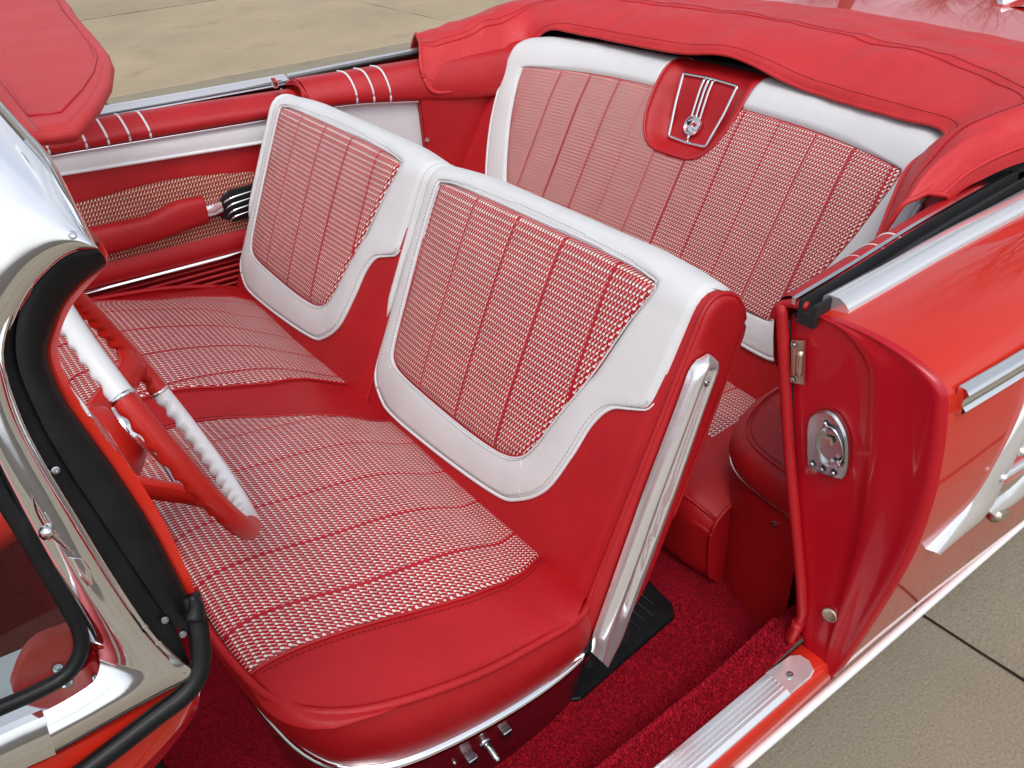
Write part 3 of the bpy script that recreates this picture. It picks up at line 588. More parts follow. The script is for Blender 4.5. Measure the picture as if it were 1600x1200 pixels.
SO = [(-0.4369,-0.7666,1.319),(-0.4575,-0.7657,1.323),(-0.474,-0.7677,1.315),(-0.4913,-0.7724,1.299),(-0.5058,-0.7804,1.27),(-0.5085,-0.7911,1.232),(-0.506,-0.8018,1.194),(-0.4996,-0.8151,1.146),(-0.4936,-0.8277,1.101),(-0.488,-0.8386,1.062),(-0.4826,-0.8436,1.044)]; SI = [(-0.4337,-0.7591,1.303),(-0.4527,-0.7608,1.297),(-0.4682,-0.7635,1.287),(-0.4808,-0.7675,1.273),(-0.4888,-0.7716,1.258),(-0.4899,-0.7794,1.231),(-0.485,-0.7876,1.202),(-0.4795,-0.7954,1.173),(-0.4729,-0.8083,1.128),(-0.4695,-0.8218,1.079),(-0.4686,-0.83,1.05)]
ribbon('window_seal', SO, SI, (0, .03, 0), RUBBER, wp, n=60, nv=9, puff=.0045, pn=(.3, -.9, .2))
ribbon('inner_paint_edge', [(-0.4363,-0.7517,1.308),(-0.4536,-0.755,1.296),(-0.4682,-0.7583,1.285),(-0.4812,-0.7621,1.271),(-0.4892,-0.7663,1.256),(-0.49,-0.7739,1.229),(-0.4854,-0.7824,1.199),(-0.4799,-0.7903,1.171),(-0.4733,-0.8032,1.124),(-0.4698,-0.8169,1.075),(-0.4689,-0.8243,1.049)], [(-0.4302,-0.7514,1.317),(-0.4314,-0.7552,1.303),(-0.4592,-0.7599,1.286),(-0.4753,-0.7645,1.27),(-0.4826,-0.7688,1.254),(-0.4829,-0.7767,1.226),(-0.4774,-0.7851,1.196),(-0.469,-0.7934,1.166),(-0.4632,-0.8064,1.12),(-0.4618,-0.8198,1.072),(-0.4658,-0.8272,1.046)], (0, .06, 0), PAINT, wp, n=60, nv=4)
ribbon('seal_channel', [(-0.4394,-0.7664,1.324),(-0.4581,-0.7661,1.325),(-0.4747,-0.7679,1.318),(-0.4931,-0.7729,1.3),(-0.5133,-0.7804,1.273),(-0.5185,-0.7908,1.236),(-0.5179,-0.8011,1.2),(-0.5138,-0.8138,1.154),(-0.5098,-0.8259,1.111),(-0.504,-0.8383,1.067),(-0.4978,-0.8465,1.037)], [(-0.4366,-0.7632,1.317),(-0.4565,-0.7625,1.32),(-0.4731,-0.7645,1.313),(-0.4907,-0.7693,1.295),(-0.5044,-0.777,1.268),(-0.5071,-0.7878,1.229),(-0.5045,-0.7986,1.191),(-0.498,-0.812,1.143),(-0.4919,-0.8247,1.097),(-0.4863,-0.8358,1.058),(-0.487,-0.8479,1.015)], (0, .02, 0), RUBBER, wp, n=60, nv=4)
tube('channel_edge', [(-0.4405,-0.7706,1.326),(-0.4581,-0.7703,1.327),(-0.4764,-0.7723,1.32),(-0.4956,-0.7771,1.303),(-0.514,-0.7848,1.276),(-0.5192,-0.795,1.239),(-0.5186,-0.8052,1.203),(-0.5145,-0.8179,1.158),(-0.5106,-0.8298,1.115),(-0.5049,-0.8421,1.071),(-0.498,-0.8504,1.041),(-0.4885,-0.8571,1.018)], .0022, CHROME, wp, n=60, res=6)
for p in [(-0.513,-0.8032,1.196),(-0.4906,-0.8403,1.063),(-0.4835,-0.845,1.046)]: screw(p, PN, .003, wp)
ribbon('pillar_chrome', [(-0.5391,-0.7821,1.286),(-0.5422,-0.7984,1.227),(-0.5423,-0.8085,1.191),(-0.5407,-0.8222,1.142),(-0.5373,-0.8343,1.099),(-0.5362,-0.8404,1.077),(-0.5379,-0.8447,1.062)], [(-0.5117,-0.779,1.3),(-0.514,-0.7857,1.276),(-0.5192,-0.7959,1.24),(-0.5186,-0.8061,1.203),(-0.5145,-0.8187,1.158),(-0.5106,-0.8307,1.115),(-0.5049,-0.8429,1.072),(-0.498,-0.8512,1.042),(-0.4889,-0.8581,1.018)], TH, CHROME, wp, n=50, nv=11, puff=.008, pn=PN)
ribbon('pillar_foot', [(-0.5394,-0.8394,1.077),(-0.5387,-0.8438,1.061),(-0.5471,-0.8472,1.049),(-0.5608,-0.8482,1.046),(-0.5821,-0.8482,1.046),(-0.6096,-0.8475,1.048),(-0.6388,-0.8462,1.053)], [(-0.4984,-0.8522,1.042),(-0.4885,-0.8593,1.017),(-0.5144,-0.8597,1.016),(-0.5376,-0.8595,1.016),(-0.5625,-0.8595,1.016),(-0.5885,-0.8594,1.016),(-0.6219,-0.8583,1.02),(-0.6514,-0.8572,1.024)], TH, CHROME, wp, n=40, nv=9, puff=.006, pn=PN)
sweep('moulding_sleeve', [(-.0155, -.004), (-.0155, .006), (0, .009), (.0155, .006), (.0155, -.004)], [(-0.5851,-0.8553,1.034),(-0.5993,-0.8549,1.036),(-0.6226,-0.8543,1.038),(-0.6449,-0.8538,1.04)], CHROME, wp, up=PN)
ribbon('mirrored_lever', [(-0.5311,-0.8164,1.199),(-0.53,-0.8193,1.188),(-0.5293,-0.8243,1.171),(-0.5264,-0.8278,1.158),(-0.5238,-0.8311,1.146)], [(-0.5315,-0.8171,1.196),(-0.534,-0.8207,1.183),(-0.5333,-0.8248,1.169),(-0.5302,-0.8282,1.157),(-0.5248,-0.8309,1.147)], (0, .006, 0), CHROME, wp, n=16, nv=5, puff=.004, pn=PN)  # lever, pivot and base added in place of a reflection on the chrome
tube('mirrored_pivot', [(-0.5337,-0.8222,1.164),(-0.5334,-0.8316,1.173),(-0.5298,-0.833,1.175)], .0045, CHROME, wp, n=6)
ribbon('mirrored_base', [(-0.5309,-0.827,1.146),(-0.5295,-0.8317,1.13),(-0.527,-0.8341,1.121)], [(-0.5194,-0.8293,1.138),(-0.5182,-0.8321,1.128),(-0.5205,-0.8343,1.12)], (0, .008, 0), CHROME, wp, n=10, nv=5, puff=.004, pn=PN)
tube('glass_gasket', [(-0.5483,-0.7862,1.263),(-0.5462,-0.7968,1.226),(-0.5471,-0.8049,1.197),(-0.5453,-0.8128,1.169),(-0.5433,-0.8223,1.135),(-0.5416,-0.8312,1.103),(-0.5422,-0.8363,1.085),(-0.5474,-0.8399,1.072),(-0.5606,-0.8425,1.062),(-0.5798,-0.843,1.061),(-0.6032,-0.8424,1.063),(-0.6329,-0.8415,1.066)], .0054, RUBBER, wp, n=50)
gl_ = [(-0.5454,-0.7807,1.269),(-0.5463,-0.7933,1.224),(-0.5465,-0.8009,1.197),(-0.5445,-0.8088,1.169),(-0.5426,-0.8184,1.134),(-0.5411,-0.8281,1.1),(-0.5423,-0.8331,1.082),(-0.5475,-0.8367,1.069),(-0.5608,-0.8394,1.059),(-0.5802,-0.8398,1.058),(-0.6038,-0.8392,1.06),(-0.6336,-0.8383,1.063),(-0.7091,-0.8368,1.069),(-0.564,-0.7471,1.389)]
plate('glass', gl_, (0, -.004, 0), GLASS, wp, .0005)
ribbon('cowl_side', [(-0.4865,-0.8512,1.01),(-0.5131,-0.8529,1.004),(-0.5554,-0.8528,1.004),(-0.5905,-0.8524,1.006),(-0.6323,-0.8511,1.01)], [(-0.4853,-0.8434,0.9808),(-0.4985,-0.847,0.9679),(-0.5241,-0.8507,0.9546),(-0.5558,-0.8538,0.9436),(-0.6008,-0.857,0.9321)], (0, .05, 0), PAINT, wp, n=30, nv=6, puff=.004, pn=PN)
tube('door_weatherstrip', [(-0.4678,-0.8301,1.064),(-0.4693,-0.837,1.053),(-0.473,-0.8453,1.038),(-0.4814,-0.8552,1.017),(-0.4967,-0.8605,1.005),(-0.5246,-0.8621,0.9997),(-0.5768,-0.8647,0.9902),(-0.6208,-0.8668,0.9828)], .0078, RUBBER, wp, n=40, res=12)
tube('weatherstrip_tip', [(-0.4675,-0.843,1.075),(-0.4682,-0.8457,1.065),(-0.4725,-0.8482,1.057)], lambda f: .003 + .005 * f, RUBBER, wp, n=8)
ribbon('hinge_pillar_skin', [(-0.4884,-0.8404,0.9844),(-0.4966,-0.8441,0.9711),(-0.5214,-0.848,0.9572),(-0.5549,-0.8516,0.9443),(-0.601,-0.8555,0.9303)], [(-0.4861,-0.8222,0.9564),(-0.4938,-0.8263,0.9419),(-0.5185,-0.8309,0.9252),(-0.5528,-0.8353,0.9098),(-0.599,-0.8394,0.8949)], (0, .01, 0), JAMB, wp, n=20, nv=4)
dp = [(-0.596,-0.818,1.043),(-0.5893,-0.8146,1.055),(-0.5778,-0.8115,1.066),(-0.5661,-0.8105,1.07),(-0.5537,-0.811,1.068),(-0.5412,-0.8116,1.066),(-0.5446,-0.8153,1.053),(-0.5566,-0.8192,1.039),(-0.5792,-0.82,1.036)]
plate('garnish_end', spline(dp, 50, True), (0, -.012, 0), RPLASTIC, wp, .002)
screw([(-0.5655,-0.8171,1.048)][0], PN, .004, wp)
plate('dash_top_trim', [(-0.6498,-0.7592,1.035),(-0.5575,-0.769,1.035),(-0.5812,-0.8201,1.03),(-0.658,-0.8088,1.03)], (0, 0, .004), CHROME, wp, .001)
tube('windscreen_header', [(-.475, -.742, 1.424), (-.49, -.4, 1.435), (-.495, 0, 1.438), (-.49, .4, 1.435), (-.475, .742, 1.424)], .02, CHROME, wp, n=24)
# ---- sun visor
sv = part('sun_visor')
ol = spline([(-0.2318,0.1966,1.352),(-0.2674,-0.0595,1.352),(-0.2875,-0.2178,1.352),(-0.299,-0.3106,1.351),(-0.3115,-0.38,1.35),(-0.327,-0.435,1.35),(-0.3461,-0.4856,1.349),(-0.3686,-0.5304,1.348),(-0.3903,-0.5686,1.347),(-0.4086,-0.5955,1.346),(-0.4187,-0.6023,1.345),(-0.4225,-0.5896,1.345),(-0.4216,-0.549,1.347),(-0.4187,-0.4794,1.349),(-0.4164,-0.3828,1.352),(-0.4152,-0.1245,1.356),(-0.3514,0.7403,1.36),(-0.0105,2.021,1.358)], 80, True)
c = sum(ol, Vector()) / 80; rows = []
for sc, dz in ((.995, -.012), (1.0, -.004), (.985, .001), (.955, .0), (.945, -.002), (.90, .001), (.75, .004), (.5, .006), (.02, .007)): rows.append([c + (p - c) * sc + Vector((0, 0, dz)) for p in ol])
mesh('visor_board', [p for r in rows for p in r], [(i * 80 + j, i * 80 + (j + 1) % 80, (i + 1) * 80 + (j + 1) % 80, (i + 1) * 80 + j) for i in range(8) for j in range(80)] + [tuple(range(80))], VISOR, sv)
tube('edge_binding', [p + Vector((0, 0, -.004)) for p in ol], .0062, VISOR, sv, closed=True)
tube('edge_stitch', [c + (p - c) * .955 + Vector((0, 0, .0005)) for p in ol], .0012, RPIPE, sv, closed=True, res=5)
tube('pivot_arm', [(-.475, -.70, 1.41), (-.46, -.66, 1.385), (-.44, -.60, 1.352)], .009, CHROME, sv, n=10)
# ------------------------------------------------------------------ front bench seat
fs = empty('front_bench_seat', (-.15, 0, .268), label='front bench seat in red and white vinyl with houndstooth panels and split folding backrests', category='seat')
CP = [(-.40, .44), (-.418, .50), (-.425, .57), (-.42, .625), (-.395, .652), (-.34, .660), (-.27, .661), (-.20, .653), (-.10, .630), (-.04, .605), (.01, .574), (.06, .545), (.12, .52)]
cat_, _ = make_profile((CP, (-.395, .652)))
ZE = ((-.45, .650), (-.413, .648), (-.35, .640), (-.28, .624), (-.16, .588), (-.04, .560), (.03, .545), (.13, .50))
def zedge(x):
    for (a, p_), (b_, q_) in zip(ZE, ZE[1:]):
        if x <= b_: return p_ + (q_ - p_) * max(0, (x - a) / (b_ - a))
    return .5
def cush(y, s, h=0):
    p, n = cat_(s); a = abs(y); rr = .115; w = .714
    xf = -.425 + (rr - math.sqrt(max(0, rr * rr - max(0, a - (w - rr)) ** 2))) if a > w - rr else -.425
    k = (.12 - xf) / (.12 + .425); x = .12 + (p.x - .12) * k
    ze = zedge(x); z = p.z - max(0, p.z - ze) * (a / w) ** 4 * smooth01(p.z, .52, .60) - .010 * math.exp(-((y - .01) / .09) ** 2) * smooth01(p.z, .58, .66)
    wv = .004 * math.sin(y * 9 + 2) * smooth01(x, -.15, .0)
    return Vector((x + n.x * h, y * (1 - .045 * smooth01(x, .0, .07)), z + n.z * h + wv))
ys = [-.714 + 1.428 * i / 90 for i in range(91)]
body = [[cush(y, s) for s in [-.027 + .59 * j / 60 for j in range(61)]] for y in ys]
cu = grid('cushion', body, RED, fs)
def tab(T, x):
    if x <= T[0][0]: return T[0][1]
    for (a, p_), (b_, q_) in zip(T, T[1:]):
        if x <= b_: f_ = (x - a) / (b_ - a); return p_ + (q_ - p_) * f_
    return T[-1][1]
def cpatch(TA, TB, uvf, n=70, m=80):
    rows = []; UV = []
    for i in range(n + 1):
        r = []
        for j in range(m + 1):
            s = -.026 + .576 * j / m; u = i / n; x = cat_(s)[0].x; ya, yb = tab(TA, x), tab(TB, x); y = ya + (yb - ya) * u
            e = min(u, 1 - u) * abs(ya - yb); h = .0005 + .0030 * smooth01(e, 0, .008) + .004 * smooth01(e, 0, .12)
            if e < 1e-6 or j == 0: h = -.003
            r.append(cush(y, s, h)); UV.append((uvf(x, y), s))
        rows.append(r)
    grid('houndstooth_panel', rows, HT_CUSH, cu, UV)
    for k in (0, n): stitches([cush(tab((TA, TB)[k > 0], cat_(s)[0].x) + (-.009 if k == 0 else .009), s, .0012) for s in [.0 + .48 * j / 60 for j in range(61)]], RTHREAD, cu)
    for k in (0, n): tube('welt', [cush(tab((TA, TB)[k > 0], cat_(s)[0].x), s, .0022) for s in [-.026 + .52 * j / 40 for j in range(41)]], .0026, RED, cu, res=6)
cpatch(((-.42, -.566), (-.34, -.575), (-.27, -.587), (-.2, -.598), (-.1, -.610), (-.04, -.608), (.01, -.598)), ((-.42, .05), (-.28, .018), (-.23, -.004), (-.15, -.048), (-.07, -.082), (.015, -.10)), lambda x, y: -(y - .035 * smooth01(x, -.2, -.4)))
cpatch(((-.42, .165), (-.255, .123), (-.19, .095), (-.10, .072), (.007, .085)), ((-.42, .685), (-.27, .672), (-.2, .640), (-.14, .612), (.0, .600)), lambda x, y: -(y / (1 + max(0, -x - .02))))
edge = [(.075, -.672, .522), (.045, -.694, .540), (.02, -.706, .546), (-.04, -.712, .560), (-.16, -.717, .588), (-.28, -.708, .624), (-.35, -.682, .640), (-.392, -.635, .642), (-.413, -.57, .644), (-.424, -.45, .648), (-.428, -.2, .652), (-.428, .2, .652), (-.424, .45, .648), (-.413, .57, .644), (-.39, .635, .640), (-.34, .685, .635), (-.25, .708, .62), (-.1, .712, .59), (.03, .706, .55)]
ed = spline(edge, 120)
tube('cushion_piping', ed, .0062, RED, cu, res=8)
low = spline([(.085, -.662, .424), (.05, -.683, .425), (-.04, -.697, .436), (-.16, -.697, .450), (-.27, -.684, .465), (-.335, -.655, .474), (-.372, -.605, .480), (-.390, -.53, .482), (-.40, -.40, .482), (-.402, -.2, .462), (-.402, .2, .462), (-.40, .40, .462), (-.392, .53, .458), (-.375, .605, .452), (-.335, .655, .446), (-.27, .682, .44), (-.16, .695, .434), (.05, .688, .425)], 120)
rows = []
for i_, (p, q_) in enumerate(zip(ed, low)):
    tg = ed[min(i_ + 1, 119)] - ed[max(i_ - 1, 0)]; o = Vector((tg.y, -tg.x, 0)).normalized() * -1
    rows.append([p - o * .004 + Vector((0, 0, .006)), p.lerp(q_, .12) + o * .002, p.lerp(q_, .35) + o * .010, p.lerp(q_, .65) + o * .010, p.lerp(q_, .9) + o * .004, q_ - o * .002])
grid('cushion_skirt', [spline(r, 14) for r in rows], RED, cu)
ba = empty('seat_base', parent=fs)
rows = [[q_ + Vector((0, 0, .004)), q_ + Vector((0, 0, -.03)), Vector((q_.x * .98, q_.y * .985, .36)), Vector((q_.x * .96, q_.y * .96, .275))] for q_ in low]
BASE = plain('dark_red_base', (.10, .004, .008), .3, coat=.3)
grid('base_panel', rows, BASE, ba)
sweep('base_trim', [(.004, -.012), (.004, .011), (-.003, .011), (-.009, .005), (-.010, -.003), (-.005, -.012)], [q_ + Vector((min(0, q_.x + .25) * .01, .002 if q_.y > 0 else -.002, -.002)) for q_ in low], CHROME, ba)
for dx, kind in ((-.030, 'rocker'), (0, 'knob'), (.034, 'rocker')):
    x = -.152 + dx; z = .392 + dx * .1
    if kind == 'rocker':
        box('switch_lever', (x - .009, -.708, z - .009), (x + .008, -.690, z + .010), ZINC, ba, .003)
    else:
        disc('switch_collar', (x, -.690, z), (0, -1, .05), .011, .008, ZINC, ba, 20); tube('switch_knob', [(x, -.694, z), (x + .001, -.710, z - .004), (x + .001, -.724, z - .010)], .0055, ZINC, ba, n=6)
for p in ((-.205, -.6895, .392), (-.098, -.6875, .398), (.03, -.685, .40)): screw(p, (0, -1, 0), .004, ba)
# backrests: the two are alike, the passenger's one stands .69 m further along
BPF = [(.13, .452), (.085, .456), (.055, .472), (.048, .50), (.055, .53), (.0997, .6195), (.1444, .709), (.1891, .7985), (.2338, .888), (.258, .936), (.272, .962), (.289, .975), (.312, .974), (.338, .959), (.357, .930), (.362, .90), (.350, .862), (.30, .745), (.24, .61), (.19, .50), (.165, .462)]
bat, BP_ = make_profile((BPF, (.055, .53)), 300)
INS = [(-.058, .488), (-.183, .493), (-.340, .494), (-.491, .494), (-.585, .489), (-.600, .478), (-.578, .417), (-.549, .322), (-.515, .240), (-.495, .184), (-.473, .147), (-.43, .127), (-.351, .120), (-.25, .120), (-.138, .124), (-.075, .132), (-.053, .160), (-.046, .267), (-.042, .383), (-.044, .470)]
OUTL = [(-.676, .66), (-.676, .50), (-.674, .40), (-.668, .330), (-.640, .312), (-.605, .296), (-.583, .258), (-.568, .194), (-.543, .122), (-.492, .074), (-.44, .055), (-.29, .042), (-.112, .038), (-.055, .050), (-.016, .080), (-.004, .14), (.001, .24), (.001, .40), (.001, .66)]
def dens(P, n=14):
    o = []
    for a, b_ in zip(P, P[1:] + P[:1]): o += [(a[0] + (b_[0] - a[0]) * i / n, a[1] + (b_[1] - a[1]) * i / n) for i in range(n)]
    return o
C0 = (-.33, .34); KK = 420
rI = star(smooth2(INS, 300), C0, KK)
o1 = [(p.x, p.y) for p in spline([(a, b_, 0) for a, b_ in OUTL[2:17]], 200)]
rO = star([OUTL[0], OUTL[1]] + o1 + [OUTL[17], OUTL[18]], C0, KK)
def backrest(dy, label, white_end=False):
    e = empty('backrest', parent=fs, label=label)
    def S(y, s, h=0):
        p, n = bat(s); yl = y; ed_ = min(yl + .69, .008 - yl)
        puff = .010 * smooth01(ed_, 0, .16) * smooth01(s, -.05, .15) * smooth01(.60, s - .25, .6) - .012 * (1 - smooth01(ed_, 0, .03)) ** 2
        return Vector((p.x + n.x * (h + puff), y + dy, p.z + n.z * (h + puff)))
    n = len(BP_); rows = []
    for y, ins in ((-.694, .022), (-.6935, .010), (-.690, .004), (-.683, 0), (-.66, 0), (-.60, 0), (-.5, 0), (-.4, 0), (-.3, 0), (-.2, 0), (-.1, 0), (-.05, 0), (-.012, 0), (.0, .004), (.006, .012)):
        r = []
        for i, p in enumerate(BP_[::3] + [BP_[-1]]):
            L = (i * 3) / (n - 1); cx = .06 + (p.z - .47) * .48 + .045; cc = Vector((cx, 0, max(.50, min(.93, p.z)))); d = (cc - p); 
            if d.length > 0: d.normalize()
            # bulge like S on the front
            ed_ = min(y + .69, .008 - y); r.append(p + d * ins + Vector((0, y + dy, 0)))
        rows.append(r)
    nv = len(rows[0]); V = [p for r in rows for p in r]
    # follow the puffed front surface
    tot = sum((a - b_).length for a, b_ in zip(BP_, BP_[1:])); s0 = sum((a - b_).length for a, b_ in zip(BP_[:min(range(n), key=lambda i: (BP_[i] - Vector((.055, 0, .53))).length) + 1], BP_[1:]))
    f = []
    for i in range(len(rows) - 1):
        for j in range(nv): f.append((i * nv + j, (i + 1) * nv + j, (i + 1) * nv + (j + 1) % nv, i * nv + (j + 1) % nv))
    f += [tuple(range(nv)), tuple((len(rows) - 1) * nv + j for j in range(nv))]
    mesh('body', V, f, RED, e)
    # upholstered front: red lower face as a padded sheet over the body
    rows = [[S(y, s, .002 if s > -.03 else -.006) for s in [-.035 + .415 * j / 40 for j in range(41)]] for y in [-.680 + .682 * i / 50 for i in range(51)]]
    grid('red_face', rows, RED, e)
    ringpatch('white_surround', S, C0, rI, rO, WHITE, e, 12, lambda q, y, s: -.004 if q in (0, 1) else .005 + .004 * math.sin(math.pi * q) ** .6)
    ringpatch('houndstooth_panel', S, C0, None, rI, HT_BACK, e, 24, lambda q, y, s: .001 if q > .995 else .0075 + .006 * (1 - q ** 3))
    ol = [S(C0[0] + rO[k] * math.cos(2 * math.pi * k / KK), C0[1] + rO[k] * math.sin(2 * math.pi * k / KK), .004) for k in range(KK) if C0[1] + rO[k] * math.sin(2 * math.pi * k / KK) < .42]
    # order from one shoulder round the bottom to the other
    ks = [k for k in range(KK) if C0[1] + rO[k] * math.sin(2 * math.pi * k / KK) < .34]
    ks.sort(key=lambda k: (2 * math.pi * k / KK) if 2 * math.pi * k / KK > math.pi / 2 else 2 * math.pi * k / KK + 2 * math.pi)
    tube('white_piping', [S(C0[0] + rO[k] * math.cos(2 * math.pi * k / KK), C0[1] + rO[k] * math.sin(2 * math.pi * k / KK), .0045) for k in ks], lambda f: .0034 * min(1, .3 + 14 * f, .3 + 14 * (1 - f)), WPIPE, e, res=7)
    tube('panel_seam', [S(C0[0] + rI[k] * 1.012 * math.cos(2 * math.pi * k / KK), C0[1] + rI[k] * 1.012 * math.sin(2 * math.pi * k / KK), .0045) for k in range(0, KK, 2)], .0016, WPIPE, e, res=5, closed=True)
    stitches([S(C0[0] + (rI[k] + .007) * math.cos(2 * math.pi * k / KK), C0[1] + (rI[k] + .007) * math.sin(2 * math.pi * k / KK), .0086) for k in range(KK)], THREAD, e)
    stitches([S(C0[0] + (rO[k] - .008) * math.cos(2 * math.pi * k / KK), C0[1] + (rO[k] - .008) * math.sin(2 * math.pi * k / KK), .0080) for k in ks], THREAD, e)
    for a, b_ in (((-.066, .125), (-.035, .060)), ((-.478, .140), (-.495, .082))): tube('corner_seam', [S(a[0] + (b_[0] - a[0]) * i / 6, a[1] + (b_[1] - a[1]) * i / 6, .0078) for i in range(7)], .0011, WHITE, e, res=5)
    tube('top_seam', [S(-.60 - .0, .487, .006), S(-.635, .492, .006), S(-.66, .505, .006), S(-.675, .53, .005), S(-.68, .56, .004)], .0016, WHITE, e, n=14, res=5)
    # end piping round the side panel
    if white_end:
        pf = [bat(s)[0] for s in [.315 + .36 * i / 40 for i in range(41)]]; cxy = Vector((.29, 0, .90))
        tube('outer_piping', [Vector((p.x, -.688 + dy, p.z)) for p in pf], lambda f: .0060 * min(1, .2 + 10 * f), WHITE, e, res=7)
        pf += [pf[-1] + (pf[0] - pf[-1]) * i / 6 for i in range(1, 6)]
        plate('white_outer_side', [Vector((p.x + (cxy.x - p.x) * -.01, -.6960 + dy, p.z + (cxy.z - p.z) * -.01)) for p in pf], (0, -.006, 0), WHITE, e, .002)
    else: tube('side_piping', [Vector((p.x, -.686 + dy, p.z)) for p in BP_[24:-36:3]], .0042, RED, e, res=7)
    prof_ = [bat(s)[0] for s in [.20 + .48 * i / 40 for i in range(41)]]; cxy = Vector((.27, 0, .87))
    tube('inner_piping', [Vector((p.x, .008 + dy, p.z)) for p in prof_], lambda f: .0082 * min(1, .2 + 10 * f), WHITE, e, res=7)
    prof_ += [prof_[-1] + (prof_[0] - prof_[-1]) * i / 6 for i in range(1, 6)]
    plate('white_inner_side', [Vector((p.x + (cxy.x - p.x) * .06, .0085 + dy, p.z + (cxy.z - p.z) * .06)) for p in prof_], (0, .006, 0), WHITE, e, .002)
    return e
bD = backrest(0, 'near backrest beside the chrome hinge arm, behind the steering wheel')
bP = backrest(.69, 'far backrest beside the passenger door', True)
# chrome hinge arm on the outer side of the near backrest
def arm(name, y0, sgn, parent):
    e = parent; A0 = Vector((.264, 0, .868)); A1 = Vector((.060, 0, .376)); ax = (A1 - A0).normalized(); wx = Vector((-ax.z, 0, ax.x))
    L = (A1 - A0).length; rows = []
    for i in range(61):
        l = L * i / 60; hw = (.0315 + .006 * smooth01(l, .05, .25)) * (1 - .30 * smooth01(l, L - .05, L))
        if l < .0315: hw = max(.002, math.sqrt(max(0, .0315 ** 2 - (.0315 - l) ** 2)))
        r = []
        for j in range(33):
            w = -1 + 2 * j / 32; e_ = max(0, 1 - abs(w) ** 4)
            g = smooth01(l, .016, .04) * (1 - smooth01(l, L - .115, L - .085)); tp = 1 - .45 * smooth01(l, L * .3, L - .1)
            base = e_ ** .42 * (.012 + .004 * smooth01(w, -1, 1))
            ridge = .004 * math.exp(-((w - .6) / .28) ** 2) * e_ ** .5
            gr = .0135 * g * (1 - smooth01(abs(w + .10), .34 * tp, .46 * tp))
            h = (base + ridge - gr) * smooth01(l, -.004, .012)
            sk = .022 * smooth01(l, L - .09, L) * -w
            r.append(A0 + ax * (l - .0315 + sk) + wx * (-hw * w) + Vector((0, y0 - sgn * h, 0)))
        rows.append(r)
    grid('hinge_arm', rows, CHROME_ARM, e)
    screw(A0 + ax * .010 + wx * .006 + Vector((0, y0 - sgn * .009, 0)), (0, -sgn, 0), .0055, e)
CHROME_ARM = metal('polished_aluminium', (.93, .925, .93), .10, .22, .0004, 25); CHROME_ARM.node_tree.nodes['Principled BSDF'].inputs['Metallic'].default_value = .75
hg = empty('hinge', parent=fs)
arm('hinge_arm', -.697, 1, hg)
box('hinge_bracket', (.05, -.693, .385), (.15, -.672, .455), DARK, hg, .008)
# ------------------------------------------------------------------ rear seat
rs = empty('rear_bench_seat', (.75, 0, .268), label='rear bench seat in red and white vinyl with houndstooth and a chrome-framed medallion', category='seat')
RP = [(.71, .42), (.725, .45), (.74, .48), (.7907, .5662), (.8414, .6524), (.8921, .7386), (.9428, .8248), (.9935, .911), (1.015, .948), (1.033, .975), (1.055, .993), (1.09, 1.0), (1.13, .992), (1.16, .965), (1.17, .90)]
rat, _ = make_profile((RP, (.74, .48)), 300)
def ehw(s):
    tb = ((.405, .0), (.411, .055), (.424, .082), (.45, .104), (.49, .120), (.54, .127), (.59, .128), (.64, .126), (.70, .124))
    if s <= tb[0][0]: return 0
    for (a, x), (b_, y) in zip(tb, tb[1:]):
        if s <= b_: return x + (y - x) * (s - a) / (b_ - a)
    return tb[-1][1]
def rec_d(y, s):
    w = ehw(s)
    if w <= 0 or abs(y) >= w: return 0
    q = (w - abs(y)); m = smooth01(q, 0, .045) * smooth01(s, .405, .45)
    return -.045 * m * max(0, min(1, (.66 - s) / .17))
def SR(y, s, h=0):
    p, n = rat(s); a = abs(y); e = .66 - a
    puff = .012 * smooth01(e, 0, .2) * smooth01(s, 0, .2) * (1 - smooth01(s, .45, .6)); h2 = h + puff + rec_d(y, s)
    return Vector((p.x + n.x * h2 - .065 * (a / .6) ** 3, y, p.z + n.z * h2 - .009 * smooth01(a, .54, .66) * smooth01(s, .45, .55)))
rb = empty('backrest', parent=rs)
ysr = [-.67 + 1.34 * i / 134 for i in range(135)]
grid('body', [[SR(y, s, -.002) for s in [-.08 + .86 * j / 100 for j in range(101)]] for y in ysr], RED, rb)
RI = [(.575, .535), (.30, .546), (0, .549), (-.30, .546), (-.558, .535), (-.550, .49), (-.522, .38), (-.474, .25), (-.44, .185), (-.41, .165), (-.2, .160), (.2, .160), (.43, .165), (.462, .185), (.50, .25), (.548, .38), (.572, .49)]
RO = [(.632, .53), (.61, .37), (.56, .22), (.50, .125), (.44, .098), (.2, .095), (-.2, .095), (-.44, .098), (-.50, .125), (-.56, .22), (-.61, .37), (-.632, .53)]
CR = (0, .34); K2 = 480
def dsm(P, n): return [(p.x, p.y) for p in spline([(a, b_, 0) for a, b_ in P], n)]
ri = star([(.575, .535)] + dsm([(.575, .535), (.30, .546), (0, .549), (-.30, .546), (-.558, .535)], 60) + dsm(RI[4:] + [RI[0]], 160), CR, K2)
ro = star(dsm(RO, 200) + [(-.640, .60), (-.63, .68), (.63, .68), (.640, .60)], CR, K2)
def white_h(q, y, s):
    return -.005 if q in (0, 1) else .004 + .004 * math.sin(math.pi * q) ** .6 - (.02 if ehw(s) > 0 and abs(y) < ehw(s) + .004 else 0)
ringpatch('white_surround', SR, CR, ri, ro, WHITE, rb, 16, white_h)
rowsI = 60
ringpatch('houndstooth_panel', SR, CR, None, ri, HT_REAR, rb, rowsI, lambda q, y, s: .0 if q > .995 else .006 - (.014 if ehw(s) > 0 and abs(y) < ehw(s) + .002 else 0))
